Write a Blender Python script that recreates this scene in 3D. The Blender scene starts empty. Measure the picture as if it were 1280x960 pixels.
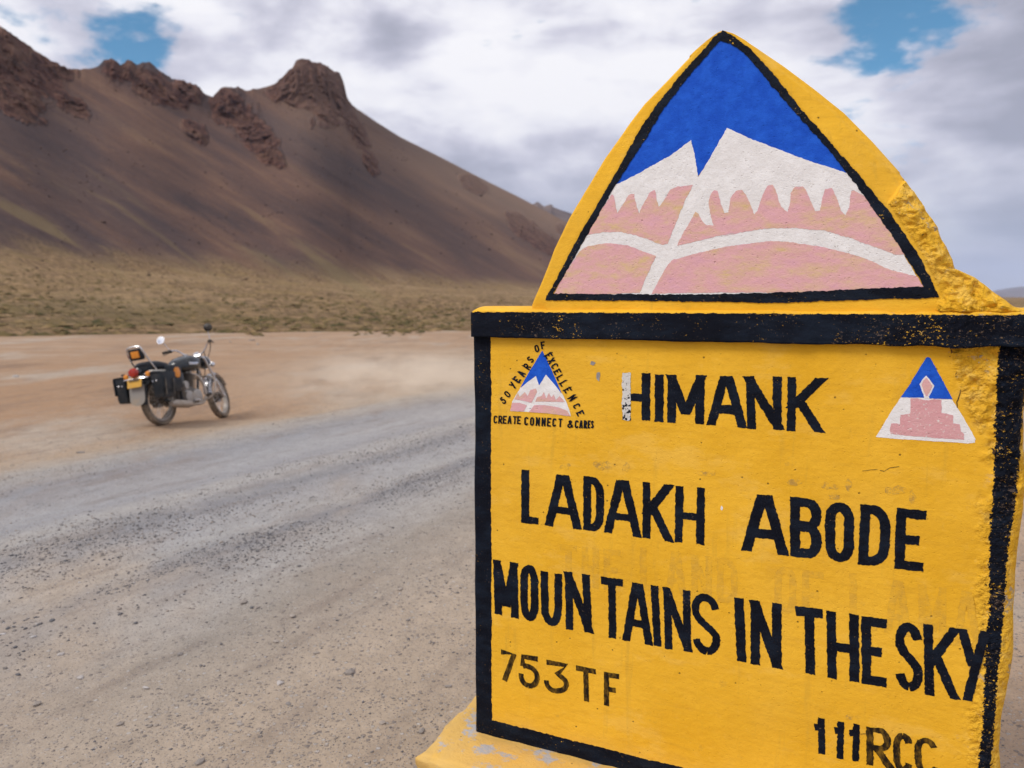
import bpy, bmesh, math, random
import numpy as np
from mathutils import Vector, Matrix, Euler, geometry
R = math.radians
random.seed(7)
S = bpy.context.scene
COL = S.collection
# ------------------------------------------------------------------ camera
EYE = 1.6
HORIZON = 378.0                      # row of the horizon in the 1280x960 photograph
FPX = 960.0
PITCH = math.atan((480 - HORIZON) / FPX)
cam = bpy.data.cameras.new('camera')
cam.sensor_width = 36; cam.lens = FPX / 1280 * 36
cam.clip_start = 0.05; cam.clip_end = 40000
cam.dof.use_dof = True; cam.dof.focus_distance = 2.0; cam.dof.aperture_fstop = 3.7
camo = bpy.data.objects.new('camera', cam); COL.objects.link(camo)
camo.location = (0, 0, EYE); camo.rotation_euler = (math.pi/2 - PITCH, 0, 0)
S.camera = camo
S.view_settings.view_transform = 'Standard'; S.view_settings.look = 'None'
S.view_settings.exposure = 0.2; S.view_settings.gamma = 1.0
S.view_settings.use_curve_mapping = False
S.cycles.use_denoising = True
S.cycles.max_bounces = 6
S.cycles.volume_bounces = 2

# ------------------------------------------------------------------ node helper
class NT:
    def __init__(s, tree): s.t = tree; s.t.nodes.clear()
    def n(s, typ, props=None, **ins):
        nd = s.t.nodes.new(typ)
        for k, v in (props or {}).items(): setattr(nd, k, v)
        for k, v in ins.items():
            key = int(k[1:]) if k[0] == '_' and k[1:].isdigit() else k.replace('_', ' ')
            s.put(nd.inputs[key], v)
        return nd
    def put(s, sock, v):
        if isinstance(v, bpy.types.NodeSocket): s.t.links.new(v, sock)
        elif isinstance(v, bpy.types.Node): s.t.links.new(v.outputs[0], sock)
        elif isinstance(v, (tuple, list)) and len(v) == 3 and sock.type == 'RGBA': sock.default_value = (*v, 1)
        else: sock.default_value = v
    def m(s, op, a, b=0.0, c=0.0, clamp=False):
        nd = s.t.nodes.new('ShaderNodeMath'); nd.operation = op; nd.use_clamp = clamp
        s.put(nd.inputs[0], a); s.put(nd.inputs[1], b); s.put(nd.inputs[2], c)
        return nd.outputs[0]
    def vm(s, op, a, b=(0, 0, 0)):
        nd = s.t.nodes.new('ShaderNodeVectorMath'); nd.operation = op
        s.put(nd.inputs[0], a); s.put(nd.inputs[1], b); return nd.outputs[0]
    def mix(s, f, a, b, mode='MIX'):
        nd = s.t.nodes.new('ShaderNodeMix'); nd.data_type = 'RGBA'; nd.blend_type = mode
        s.put(nd.inputs[0], f); s.put(nd.inputs[6], a); s.put(nd.inputs[7], b); return nd.outputs[2]
    def noise(s, vec, scale, detail=4, rough=.55, dist=0.0):
        nd = s.t.nodes.new('ShaderNodeTexNoise')
        s.put(nd.inputs['Vector'], vec); s.put(nd.inputs['Scale'], scale); s.put(nd.inputs['Detail'], detail)
        s.put(nd.inputs['Roughness'], rough); s.put(nd.inputs['Distortion'], dist); return nd.outputs['Fac']
    def vor(s, vec, scale, feature='F1'):
        nd = s.t.nodes.new('ShaderNodeTexVoronoi'); nd.feature = feature
        s.put(nd.inputs['Vector'], vec); s.put(nd.inputs['Scale'], scale); return nd
    def step(s, v, a, b):                      # smooth ramp 0..1 between a and b
        nd = s.t.nodes.new('ShaderNodeMapRange'); nd.interpolation_type = 'SMOOTHSTEP'
        s.put(nd.inputs['Value'], v); s.put(nd.inputs['From Min'], a); s.put(nd.inputs['From Max'], b); return nd.outputs[0]
    def ramp(s, v, stops):
        nd = s.t.nodes.new('ShaderNodeValToRGB'); s.put(nd.inputs[0], v)
        el = nd.color_ramp.elements
        while len(el) < len(stops): el.new(.5)
        for e, (p, c) in zip(el, stops): e.position = p; e.color = (*c, 1)
        return nd.outputs[0]
    def mapping(s, vec, scale=(1, 1, 1), rot=(0, 0, 0), loc=(0, 0, 0)):
        nd = s.t.nodes.new('ShaderNodeMapping')
        s.put(nd.inputs['Vector'], vec); nd.inputs['Scale'].default_value = scale
        nd.inputs['Rotation'].default_value = rot; nd.inputs['Location'].default_value = loc
        return nd.outputs[0]
    def attr(s, name):
        nd = s.t.nodes.new('ShaderNodeAttribute'); nd.attribute_name = name; return nd.outputs['Fac']
    def sep(s, v):
        nd = s.t.nodes.new('ShaderNodeSeparateXYZ'); s.put(nd.inputs[0], v); return nd.outputs
    def comb(s, x, y, z):
        nd = s.t.nodes.new('ShaderNodeCombineXYZ')
        s.put(nd.inputs[0], x); s.put(nd.inputs[1], y); s.put(nd.inputs[2], z); return nd.outputs[0]
    def bump(s, h, strength=.5, dist=.01, normal=None):
        nd = s.t.nodes.new('ShaderNodeBump'); s.put(nd.inputs['Height'], h)
        s.put(nd.inputs['Strength'], strength); s.put(nd.inputs['Distance'], dist)
        if normal is not None: s.put(nd.inputs['Normal'], normal)
        return nd.outputs[0]
    def out(s, color, rough=.8, normal=None, metallic=0.0, spec=.5, coat=0.0):
        b = s.t.nodes.new('ShaderNodeBsdfPrincipled'); s.put(b.inputs['Base Color'], color)
        s.put(b.inputs['Roughness'], rough); s.put(b.inputs['Metallic'], metallic)
        s.put(b.inputs['Specular IOR Level'], spec); s.put(b.inputs['Coat Weight'], coat)
        if normal is not None: s.put(b.inputs['Normal'], normal)
        o = s.t.nodes.new('ShaderNodeOutputMaterial'); s.t.links.new(b.outputs[0], o.inputs[0]); return b
def material(name):
    m = bpy.data.materials.new(name); m.use_nodes = True; return m, NT(m.node_tree)
def objco(nt): return nt.n('ShaderNodeTexCoord').outputs['Object']

# ------------------------------------------------------------------ pixel rays (photograph 1280x960)
cp, sp = math.cos(PITCH), math.sin(PITCH)
def ray(x, y):
    a = (np.asarray(x, float) - 640) / FPX; b = -(np.asarray(y, float) - 480) / FPX
    return np.stack([a, cp + b*sp, -sp + b*cp], -1)

# ------------------------------------------------------------------ sun and sky
SUN_EL, SUN_AZ = R(50), R(240)       # azimuth clockwise from +Y
sdir = Vector((math.sin(SUN_AZ)*math.cos(SUN_EL), math.cos(SUN_AZ)*math.cos(SUN_EL), math.sin(SUN_EL)))
sun = bpy.data.lights.new('sun', 'SUN'); sun.energy = 2.0; sun.angle = R(22); sun.color = (1, .955, .89)
suno = bpy.data.objects.new('sun', sun); COL.objects.link(suno)
suno.rotation_euler = sdir.to_track_quat('Z', 'Y').to_euler()

W = bpy.data.worlds.new('World'); S.world = W; W.use_nodes = True
nt = NT(W.node_tree)
sky = nt.n('ShaderNodeTexSky', dict(sky_type='NISHITA', sun_disc=False, sun_elevation=SUN_EL, sun_rotation=SUN_AZ, altitude=4500))
d = nt.n('ShaderNodeTexCoord').outputs['Generated']
dx, dy, dz = nt.sep(d)
dzc = nt.m('MAXIMUM', dz, 0.0)
den = nt.m('ADD', dzc, .16)
px_ = nt.m('DIVIDE', dx, den); py_ = nt.m('DIVIDE', dy, den)
p = nt.comb(px_, py_, 0.0)
pd = nt.comb(dx, dy, nt.m('MULTIPLY', dz, 2.3))
def gap(az_px, y_px, wx, wy, rot=0):
    v = ray(az_px, y_px); v = v / np.linalg.norm(v)
    df = nt.vm('SUBTRACT', d, tuple(v))
    a, b, c = nt.sep(df)
    h = nt.m('SQRT', nt.m('ADD', nt.m('MULTIPLY', a, a), nt.m('MULTIPLY', b, b)))
    h = nt.m('MULTIPLY', nt.m('SIGN', a), h)
    ca, sa = math.cos(rot), math.sin(rot)
    u = nt.m('DIVIDE', nt.m('ADD', nt.m('MULTIPLY', h, ca), nt.m('MULTIPLY', c, sa)), wx)
    w = nt.m('DIVIDE', nt.m('SUBTRACT', nt.m('MULTIPLY', c, ca), nt.m('MULTIPLY', h, sa)), wy)
    return nt.m('EXPONENT', nt.m('MULTIPLY', nt.m('ADD', nt.m('MULTIPLY', u, u), nt.m('MULTIPLY', w, w)), -1.0))
warp = nt.n('ShaderNodeTexNoise', dict(), Vector=pd, Scale=2.2, Detail=2.0).outputs['Color']
pw = nt.vm('ADD', pd, nt.vm('MULTIPLY', nt.vm('SUBTRACT', warp, (.5, .5, .5)), (.16, .16, .12)))
cover = nt.noise(pw, 5.5, 9, .57)
edge = nt.noise(pw, 13.0, 8, .6)
g = nt.m('MAXIMUM', nt.m('MULTIPLY', gap(160, 50, .055, .040, .1), 1.0), nt.m('MULTIPLY', gap(1110, 25, .085, .05, .25), 1.0))
g = nt.m('MAXIMUM', g, nt.m('MULTIPLY', gap(60, 30, .05, .022), .55))
g = nt.m('MAXIMUM', g, nt.m('MULTIPLY', gap(1060, 140, .09, .04, .2), .45))
g = nt.m('MAXIMUM', g, nt.m('MULTIPLY', gap(270, 108, .06, .02, -.3), .5))
clear = nt.m('ADD', nt.m('MULTIPLY', g, .80), nt.m('ADD', nt.m('MULTIPLY', cover, -1.7), nt.m('MULTIPLY', edge, -1.5)))
hole = nt.step(clear, -1.27, -.90)
# cloud body: bright tops, grey bellies
body = nt.noise(pw, 2.6, 7, .48)
body2 = nt.noise(nt.vm('ADD', pw, (3.1, 1.7, 5.2)), 6.5, 7, .5)
bb = nt.m('ADD', nt.m('MULTIPLY', body, .58), nt.m('MULTIPLY', body2, .42))
ccol = nt.ramp(bb, [(.38, (.34, .345, .42)), (.43, (.47, .47, .56)), (.475, (.67, .66, .75)), (.515, (.89, .88, .93)), (.56, (1.0, .985, 1.0))])
low = nt.step(dz, .22, .0)
strat = nt.noise(nt.mapping(d, (2.0, 2.0, 16.0)), 2.0, 5, .5)
lowcol = nt.ramp(strat, [(.38, (.33, .37, .44)), (.62, (.60, .61, .68))])
ccol = nt.mix(nt.m('MULTIPLY', low, .75), ccol, lowcol)
ccol = nt.mix(1.0, ccol, (9.2, 9.2, 9.2), 'MULTIPLY')
blue = nt.mix(1.0, sky.outputs[0], (.15, 1.10, 1.22), 'MULTIPLY')
blue = nt.mix(.03, blue, (5, 6, 6.4))
skyc = nt.mix(hole, ccol, blue)
bg = nt.n('ShaderNodeBackground', None, Color=skyc, Strength=.1)
wo = nt.n('ShaderNodeOutputWorld'); W.node_tree.links.new(bg.outputs[0], wo.inputs[0])

# ------------------------------------------------------------------ numpy noise
def _h(ix, iy, iz, seed):
    n = (ix*374761393 + iy*668265263 + iz*2147483647 + seed*1274126177) & 0xffffffff
    n = ((n ^ (n >> 13)) * 1274126177) & 0xffffffff
    n = ((n ^ (n >> 16)) * 2246822519) & 0xffffffff
    return ((n ^ (n >> 15)) & 0xffff) / 65535.0
def vnoise(x, y, z=0.0, seed=0):
    x, y, z = np.broadcast_arrays(np.asarray(x, float), np.asarray(y, float), np.asarray(z, float))
    ix, iy, iz = (np.floor(a).astype(np.int64) for a in (x, y, z))
    fx, fy, fz = x-ix, y-iy, z-iz
    fx, fy, fz = (f*f*f*(f*(f*6-15)+10) for f in (fx, fy, fz))
    r = 0
    for a in (0, 1):
        for b in (0, 1):
            for c in (0, 1):
                r = r + _h(ix+a, iy+b, iz+c, seed) * (fx if a else 1-fx) * (fy if b else 1-fy) * (fz if c else 1-fz)
    return r*2-1
def fbm(x, y, z=0.0, o=4, seed=0, g=.5):
    r = 0; a = 1; t = 0
    for i in range(o):
        r = r + a*vnoise(np.asarray(x)*2**i, np.asarray(y)*2**i, np.asarray(z)*2**i, seed+i*17); t += a; a *= g
    return r/t
def ridged(x, y, z=0.0, o=4, seed=0):
    r = 0; a = 1; t = 0
    for i in range(o):
        r = r + a*(1-np.abs(vnoise(np.asarray(x)*2**i, np.asarray(y)*2**i, np.asarray(z)*2**i, seed+i*13))*2); t += a; a *= .5
    return r/t
def sstep(v, a, b):
    t = np.clip((np.asarray(v, float)-a)/(b-a), 0, 1); return t*t*(3-2*t)

# ------------------------------------------------------------------ object helpers
def tag(o, label=None, cat=None, group=None, kind=None):
    for k, v in (('label', label), ('category', cat), ('group', group), ('kind', kind)):
        if v: o[k] = v
    return o
def link(name, me, mat=None, parent=None):
    o = bpy.data.objects.new(name, me); COL.objects.link(o)
    if mat is not None:
        for mm in (mat if isinstance(mat, (list, tuple)) else [mat]): me.materials.append(mm)
    if parent is not None: o.parent = parent
    return o
def pymesh(name, verts, faces, mat=None, parent=None, smooth=False):
    me = bpy.data.meshes.new(name)
    verts = np.asarray(verts, np.float32); me.vertices.add(len(verts)); me.vertices.foreach_set('co', verts.ravel())
    if isinstance(faces, np.ndarray):
        k = faces.shape[1]; nf = len(faces); me.loops.add(nf*k); me.polygons.add(nf)
        me.loops.foreach_set('vertex_index', faces.astype(np.int32).ravel())
        me.polygons.foreach_set('loop_start', np.arange(0, nf*k, k, dtype=np.int32))
    else:
        me = bpy.data.meshes.new(name); me.from_pydata([tuple(map(float, v)) for v in verts], [], [list(map(int, f)) for f in faces])
    me.update(calc_edges=True); me.validate()
    if smooth: me.polygons.foreach_set('use_smooth', np.ones(len(me.polygons), bool))
    return link(name, me, mat, parent)
def grid_faces(nr, nc):
    i = np.arange(nr-1)[:, None]*nc + np.arange(nc-1)[None, :]
    return np.stack([i, i+1, i+nc+1, i+nc], -1).reshape(-1, 4)
def setattr_f(o, name, vals):
    a = o.data.attributes.new(name, 'FLOAT', 'POINT'); a.data.foreach_set('value', np.asarray(vals, np.float32).ravel())
def empty(name, loc, rot=(0, 0, 0)):
    o = bpy.data.objects.new(name, None); COL.objects.link(o); o.location = loc; o.rotation_euler = rot
    o.empty_display_size = .2; return o

# ------------------------------------------------------------------ ground shape
RS = np.array([math.sin(R(28)), math.cos(R(28))])   # direction of the road
RN = np.array([RS[1], -RS[0]])                      # across it, towards the camera side
def across(x, y):
    s = x*RS[0] + y*RS[1]; n = x*RN[0] + y*RN[1]
    return n + .012*(s-6)**2*np.clip((s-6)/30, -.2, .6)*0 , s
def ground_z(x, y):
    n, s = across(x, y)
    r = np.hypot(x, y)
    near = 1 - sstep(r, 25, 60)
    z = .028*fbm(n*.9, s*.22, 0, 3, 5) + .018*fbm(n*2.3, s*.5, 0, 3, 9)*sstep(-n, 2.2, 3.5)*(1-sstep(-n, 7.5, 9))
    z = z + .05*fbm(x*.22, y*.22, 0, 3, 31)*sstep(-n, 6, 10)
    z = z + .010*fbm(x*4, y*4, 0, 4, 77)
    # two pressed tracks and the loose ridges between them
    for c, w, a in ((-6.15, .42, -.03), (-4.32, .25, -.025), (-3.42, .16, -.02), (-5.25, .35, .02), (-3.85, .22, .022), (-7.3, .4, .02)):
        z = z + a*np.exp(-((n-c+.18*vnoise(s*.35, c, 0, 3))/w)**2)
    z = z*near
    z = z - .115*np.exp(-(((x+4.3)/1.3)**2 + ((y-11.4)/.95)**2))
    return z
def gz(x, y): return float(ground_z(np.array([x]), np.array([y]))[0])

# ------------------------------------------------------------------ ground and road sheets (one surface, split along the road edge)
th = np.concatenate([np.linspace(-180, -42, 40)[:-1], np.linspace(-42, 42, 800), np.linspace(42, 180, 40)[1:]])
rr = [0.0, .5, .9]
while rr[-1] < 62: rr.append(rr[-1]*1.0105 + .002)
while rr[-1] < 30000: rr.append(rr[-1]*1.25)
rr = np.array(rr)
T_, R_ = np.meshgrid(np.radians(th), rr)
gx, gy = R_*np.sin(T_), R_*np.cos(T_)
gzv = ground_z(gx, gy) - .25*sstep(R_, 46, 60)
F = grid_faces(len(rr), len(th))
nn, ss = across(gx, gy)
wob = .22*fbm(nn*.5, ss*.7, 0, 4, 50)
inroad = ((nn + wob) > -7.6) & ((nn + wob) < -3.1) & (R_ < 400)
fr = inroad.ravel()[F].mean(1) > .5
gm, nt = material('dirt_and_gravel')
geo = nt.n('ShaderNodeNewGeometry').outputs['Position']
X, Y, Z = nt.sep(geo)
n_ = nt.m('ADD', nt.m('MULTIPLY', X, float(RN[0])), nt.m('MULTIPLY', Y, float(RN[1])))
s_ = nt.m('ADD', nt.m('MULTIPLY', X, float(RS[0])), nt.m('MULTIPLY', Y, float(RS[1])))
st = nt.comb(n_, nt.m('MULTIPLY', s_, .16), 0.0)
w1 = nt.noise(st, 1.1, 5, .6); w2 = nt.noise(geo, 2.6, 6, .62); w3 = nt.noise(st, 5.0, 5, .62)
nw = nt.m('ADD', n_, nt.m('MULTIPLY', nt.m('SUBTRACT', w1, .5), .6))
nw = nt.m('ADD', nw, nt.m('MULTIPLY', nt.m('SUBTRACT', w2, .5), .5))
tt = nt.m('DIVIDE', nt.m('ADD', nw, 10.0), 10.0, clamp=True)
dirt = (.37, .225, .125); tan = (.41, .325, .245)
rampc = nt.ramp(tt, [(.12, dirt), (.21, (.40, .30, .21)), (.265, (.37, .345, .32)), (.33, (.27, .28, .31)), (.39, (.345, .35, .37)), (.44, (.30, .305, .33)), (.475, (.385, .375, .37)),
                     (.51, (.235, .238, .26)), (.55, (.35, .35, .365)), (.58, (.37, .365, .365)), (.61, (.205, .208, .23)), (.655, (.39, .375, .365)), (.70, (.32, .285, .25)), (.77, (.42, .345, .275)), (.86, tan), (.97, (.43, .315, .225))])
far = nt.step(nt.m('SQRT', nt.m('ADD', nt.m('MULTIPLY', X, X), nt.m('MULTIPLY', Y, Y))), 14, 34)
rampc = nt.mix(nt.m('MULTIPLY', far, .6), rampc, (.385, .25, .15))
dus = nt.m('EXPONENT', nt.m('MULTIPLY', nt.m('ADD', nt.m('POWER', nt.m('ABSOLUTE', nt.m('DIVIDE', nt.m('ADD', X, 1.6), 3.6)), 2.0), nt.m('POWER', nt.m('ABSOLUTE', nt.m('DIVIDE', nt.m('SUBTRACT', Y, 19.5), 6.5)), 2.0)), -1.0))
rampc = nt.mix(nt.m('MULTIPLY', dus, .85), rampc, (.47, .38, .29))
pale = nt.mix(nt.step(nt.noise(nt.comb(X, nt.m('MULTIPLY', Y, .45), 0.0), .42, 5, .6), .50, .68), rampc, (.43, .355, .285))
streak = nt.mix(nt.m('MULTIPLY', nt.step(w3, .50, .72), .35), pale, (.17, .13, .11))
mott = nt.m('ADD', .42, nt.m('ADD', nt.m('MULTIPLY', nt.noise(geo, 7.0, 9, .75), .75), nt.m('MULTIPLY', nt.noise(geo, 60.0, 5, .7), .42)))
c0 = nt.mix(1.0, streak, nt.comb(mott, mott, mott), 'MULTIPLY')
big_ = nt.noise(nt.comb(X, nt.m('MULTIPLY', Y, .35), 0.0), .33, 7, .68)
c0 = nt.mix(nt.m('MULTIPLY', nt.m('MULTIPLY', nt.step(big_, .53, .62), nt.step(n_, -5.5, -8.0)), .6), c0, (.22, .135, .08))
lin_ = nt.noise(nt.mapping(geo, (.12, 1.3, 1), rot=(0, 0, R(-9))), 1.0, 7, .65)
c0 = nt.mix(nt.m('MULTIPLY', nt.m('MULTIPLY', nt.step(lin_, .52, .60), far), .5), c0, (.52, .40, .30))
c0 = nt.mix(nt.m('MULTIPLY', nt.m('MULTIPLY', nt.step(lin_, .46, .38), far), .5), c0, (.27, .175, .115))
blot = nt.step(nt.noise(nt.comb(X, nt.m('MULTIPLY', Y, .5), 0.0), 1.1, 8, .7), .50, .66)
c0 = nt.mix(nt.m('MULTIPLY', blot, nt.m('ADD', .14, nt.m('MULTIPLY', nt.step(n_, -6.0, -8.0), .34))), c0, (.22, .145, .10))
# fine stones too small to build
v1 = nt.vor(geo, 42.0); v2 = nt.vor(geo, 115.0)
r1 = nt.sep(v1.outputs['Color'])[0]; r2 = nt.sep(v2.outputs['Color'])[0]
st1 = nt.m('MULTIPLY', nt.step(v1.outputs['Distance'], .42, .30), nt.m('GREATER_THAN', r1, .72))
st2 = nt.m('MULTIPLY', nt.step(v2.outputs['Distance'], .45, .32), nt.m('GREATER_THAN', r2, .55))
scol = nt.ramp(nt.sep(v1.outputs['Color'])[1], [(0, (.13, .12, .125)), (.5, (.30, .26, .24)), (1, (.52, .50, .49))])
scol2 = nt.ramp(nt.sep(v2.outputs['Color'])[1], [(0, (.12, .11, .115)), (.5, (.28, .245, .22)), (1, (.50, .47, .45))])
c1 = nt.mix(nt.m('MULTIPLY', st2, .75), c0, scol2)
c1 = nt.mix(nt.m('MULTIPLY', st1, .7), c1, scol)
hgt = nt.m('ADD', nt.m('MULTIPLY', nt.noise(geo, 26.0, 8, .72), 1.0), nt.m('ADD', nt.m('MULTIPLY', st1, .45), nt.m('MULTIPLY', st2, .2)))
sm = nt.m('MULTIPLY', nt.step(nw, -6.9, -6.4), nt.step(nw, -5.5, -5.9))
nrm = nt.bump(hgt, .8, .014)
c1 = nt.mix(1.0, c1, (.95, .925, .89), 'MULTIPLY')
nt.out(c1, nt.m('SUBTRACT', .88, nt.m('MULTIPLY', sm, .22)), nrm, spec=.35)
V = np.stack([gx, gy, gzv], -1).reshape(-1, 3)
def submesh(name, V, F):
    u, inv = np.unique(F, return_inverse=True)
    return pymesh(name, V[u], inv.reshape(F.shape), gm, smooth=True)
tag(submesh('ground', V, F[~fr]), kind='structure')
tag(submesh('road', V, F[fr]), kind='structure')

# ------------------------------------------------------------------ mountain: heightfield seen as slope, crags and foot
RIDGE = np.array([(-700, 40), (-400, -20), (-200, 0), (-60, 15), (0, 32), (18, 44), (40, 60), (58, 72), (75, 81), (85, 86), (105, 86), (122, 84), (130, 75), (140, 73), (150, 80), (160, 74), (165, 76), (172, 81), (178, 78),
    (187, 77), (200, 88), (215, 98), (222, 100), (230, 101), (245, 105), (255, 117), (266, 121), (275, 111), (284, 108), (292, 110), (297, 108), (306, 113), (330, 110), (345, 103), (355, 95), (365, 85), (370, 76),
    (378, 73), (386, 75), (391, 78), (400, 77), (412, 85), (425, 92), (430, 103), (434, 122), (440, 131), (448, 137), (470, 152), (500, 171), (550, 196), (600, 222), (650, 247), (690, 268), (730, 290), (800, 318), (900, 350), (1000, 365), (1200, 372)], float)
FOOT = np.array([(-700, 330), (0, 335), (150, 340), (400, 353), (600, 361), (700, 366), (900, 371), (1200, 374)], float)
def polar(tab):
    v = ray(tab[:, 0], tab[:, 1]); h = np.hypot(v[:, 0], v[:, 1])
    return np.arctan2(v[:, 0], v[:, 1]), v[:, 2]/h
rth, rel = polar(RIDGE); fth, fel = polar(FOOT)
tc = np.concatenate([np.linspace(R(-58), R(-36), 60)[:-1], np.linspace(R(-36), R(6), 820), np.linspace(R(6), R(36), 60)[1:]])
pxc = 640 + 960*np.tan(tc)*1.0
el_r = np.interp(tc, rth, rel) + .0014*fbm(tc*260, 0, 0, 3, 4)*(pxc < 455)
el_f = np.interp(tc, fth, fel)
kern = np.exp(-np.linspace(-2.4, 2.4, 131)**2); kern /= kern.sum()
el_s = np.convolve(np.pad(np.interp(tc, rth, rel), 65, 'edge'), kern, 'valid') - .012
mk_ = 1-sstep(pxc, 330, 640); el_s = el_s*mk_ + np.interp(tc, rth, rel)*(1-mk_)
r_r = np.interp(pxc, [-900, 0, 380, 700, 1200], [420, 430, 640, 1150, 1500])
r_f = np.interp(pxc, [-900, 0, 400, 700, 1200], [150, 160, 300, 620, 1000])
sm_k = np.exp(-np.linspace(-2.2, 2.2, 241)**2); sm_k /= sm_k.sum()
r_r = np.convolve(np.pad(r_r, 120, 'edge'), sm_k, 'valid'); r_f = np.convolve(np.pad(r_f, 120, 'edge'), sm_k, 'valid'); el_f = np.convolve(np.pad(el_f, 120, 'edge'), sm_k, 'valid')
NB, NS, NK = 130, 330, 24
rows = []
r0 = 43.0
tb = np.linspace(0, 1, NB)
for t in tb:                                                        # foot plain
    r = r0*(r_f/r0)**t
    zf = EYE + el_f*r_f                                             # height at foot
    f = (r-r0)/(r_f-r0)
    z = -.10 + .22*sstep(r, 43, 45.5) + f**1.15*(zf-.1)
    rows.append((r, z, np.full_like(r, t*.999), np.zeros_like(r)))
for t in np.linspace(0, 1, NS)[1:]:                                 # slope
    r = r_f + (r_r-r_f)*t
    zf = EYE + el_f*r_f; zr = EYE + el_r*r_r
    zs_ = EYE + el_s*r_r; bl = sstep(t, .80, 1.0)**1.5; zr = zs_*(1-bl) + zr*bl
    z = zf + (zr-zf)*(.13*t + .87*t**1.35)
    rows.append((r, z, np.ones_like(r), np.full_like(r, t)))
for t in np.linspace(0, 1, NK)[1:]:                                 # back side
    r = r_r*(1+t*.8); zr = EYE + el_r*r_r
    rows.append((r, zr*(1-t) - 3*t, np.ones_like(r), np.ones_like(r)))
Rm = np.array([a[0] for a in rows]); Zm = np.array([a[1] for a in rows]); A1 = np.array([a[2] for a in rows]); A2 = np.array([a[3] for a in rows])
Tm = np.broadcast_to(tc, Rm.shape).copy()
# nominal photograph position of each point, used only to lay out the crags along the ridge
mx, my, mz = Rm*np.sin(Tm), Rm*np.cos(Tm), Zm-EYE
yc = my*cp - mz*sp; zc = my*sp + mz*cp
PX = 640 + 960*mx/yc; PY = 480 - 960*zc/yc
def blob(cx, cy, ax, ay, rot=0.0, soft=.45, wide=False):
    c, s = math.cos(R(rot)), math.sin(R(rot))
    u = ((PX-cx)*c + (PY-cy)*s)/ax; v = (-(PX-cx)*s + (PY-cy)*c)/ay
    dd = np.sqrt(u*u+v*v) + .45*fbm((PX*.50-PY*.86)/13, (PX*.86+PY*.50)/42, 0, 5, int(cx) % 97) + .28*ridged(PX*.09, PY*.045, 0, 3, int(cx) % 89) - .08
    return np.stack([1-sstep(dd, 1-soft*.5, 1+soft*.5), 1-sstep(dd, .25, 1.25)])
front = (np.arange(Rm.shape[0]) < NB+NS)[:, None]
rock = np.zeros((2,)+Rm.shape)
for b in ((8, 80, 34, 46, 20), (30, 122, 34, 26, 35), (48, 92, 30, 22, 38), (75, 88, 22, 12, 30), (90, 130, 24, 10, 35), (150, 88, 24, 16, 15), (188, 102, 32, 19, 28), (215, 118, 22, 14, 20), (238, 114, 20, 14, 30), (244, 165, 20, 10, 42), (284, 132, 22, 24, 10), (312, 160, 40, 22, 48), (338, 190, 26, 12, 42),
          (390, 102, 42, 30, 8), (360, 112, 24, 18, -25), (418, 126, 26, 28, 35), (446, 165, 11, 32, -28), (463, 200, 8, 16, -30), (592, 230, 16, 8, 25), (652, 285, 24, 11, 35), (682, 304, 32, 12, 30), (706, 288, 12, 6, 30)):
    rock = np.maximum(rock, blob(*b))
rock *= front
rockp = rock[1]; rock = rock[0]
arc = Tm*620 + 6*fbm(Tm*20, A2*4, 0, 3, 12)
q1 = ridged(arc/22, A2*5, 0, 5, 3); q2 = ridged(arc/7, A2*14, 0, 4, 8); q3 = fbm(arc/4, A2*40, 0, 4, 11)
q4 = ridged(arc/2.6, A2*60, 0, 3, 18)
push = rockp*(2 + 8*q1 + 7*q2 + 5*q3 + 3.5*q4)*(Rm/600)*(1-.75*sstep(PX, 500, 600))
# gullies running down the fall line on the scree
ga = (PX*.50 - PY*.86); gb = (PX*.86 + PY*.50)
gul = fbm(ga/26, gb/230, 0, 3, 21)*5.0 + fbm(ga/8, gb/120, 0, 3, 22)*1.3
slope_m = sstep(A2, .0, .12)*front*(1-rock)
push = push + gul*slope_m*(Rm/600)
lump = (fbm(mx/14, my/14, 0, 4, 41)*.9 + fbm(mx/3.5, my/3.5, 0, 3, 42)*.22)*sstep(Rm, 46, 90)*(1-sstep(A2, .0, .25))*front
k = 1 - push/Rm
mx2, my2, mz2 = mx*k, my*k, mz*k
crest = np.exp(-((1-A2)/.03)**2)*front
mz2 = mz2 + lump + rockp*crest*q2*2.0 + fbm(mx/2.0, my/6.0, 0, 3, 60)*.10*sstep(Rm, 43, 46)*(1-A2)
Vm = np.stack([mx2, my2, mz2+EYE], -1).reshape(-1, 3)
mm, nt = material('scree_and_rock')
uv = nt.n('ShaderNodeUVMap').outputs[0]
geo0 = nt.n('ShaderNodeNewGeometry').outputs['Position']
geo = nt.n('ShaderNodeNewGeometry').outputs['Position']
rk = nt.attr('rock'); foot = nt.attr('foot'); sl = nt.attr('slope'); grn = nt.attr('green'); pal = nt.attr('ochre')
sv = nt.mapping(uv, (1.0, .11, 1))
a1 = nt.noise(sv, 9.0, 7, .55, .3); a2 = nt.noise(nt.mapping(uv, (1, .11, 1), loc=(4, 2, 0)), 23.0, 7, .6, .2); a3 = nt.noise(nt.mapping(uv, (1, .18, 1), loc=(9, 2, 0)), 4.0, 5, .5)
scree = nt.ramp(nt.m('ADD', nt.m('MULTIPLY', a1, .6), nt.m('MULTIPLY', a2, .4)), [(.36, (.062, .047, .052)), (.45, (.105, .069, .062)), (.53, (.145, .090, .071)), (.62, (.205, .132, .092))])
scree = nt.mix(nt.m('MULTIPLY', nt.step(a3, .46, .62), .55), scree, (.060, .051, .062))
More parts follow.
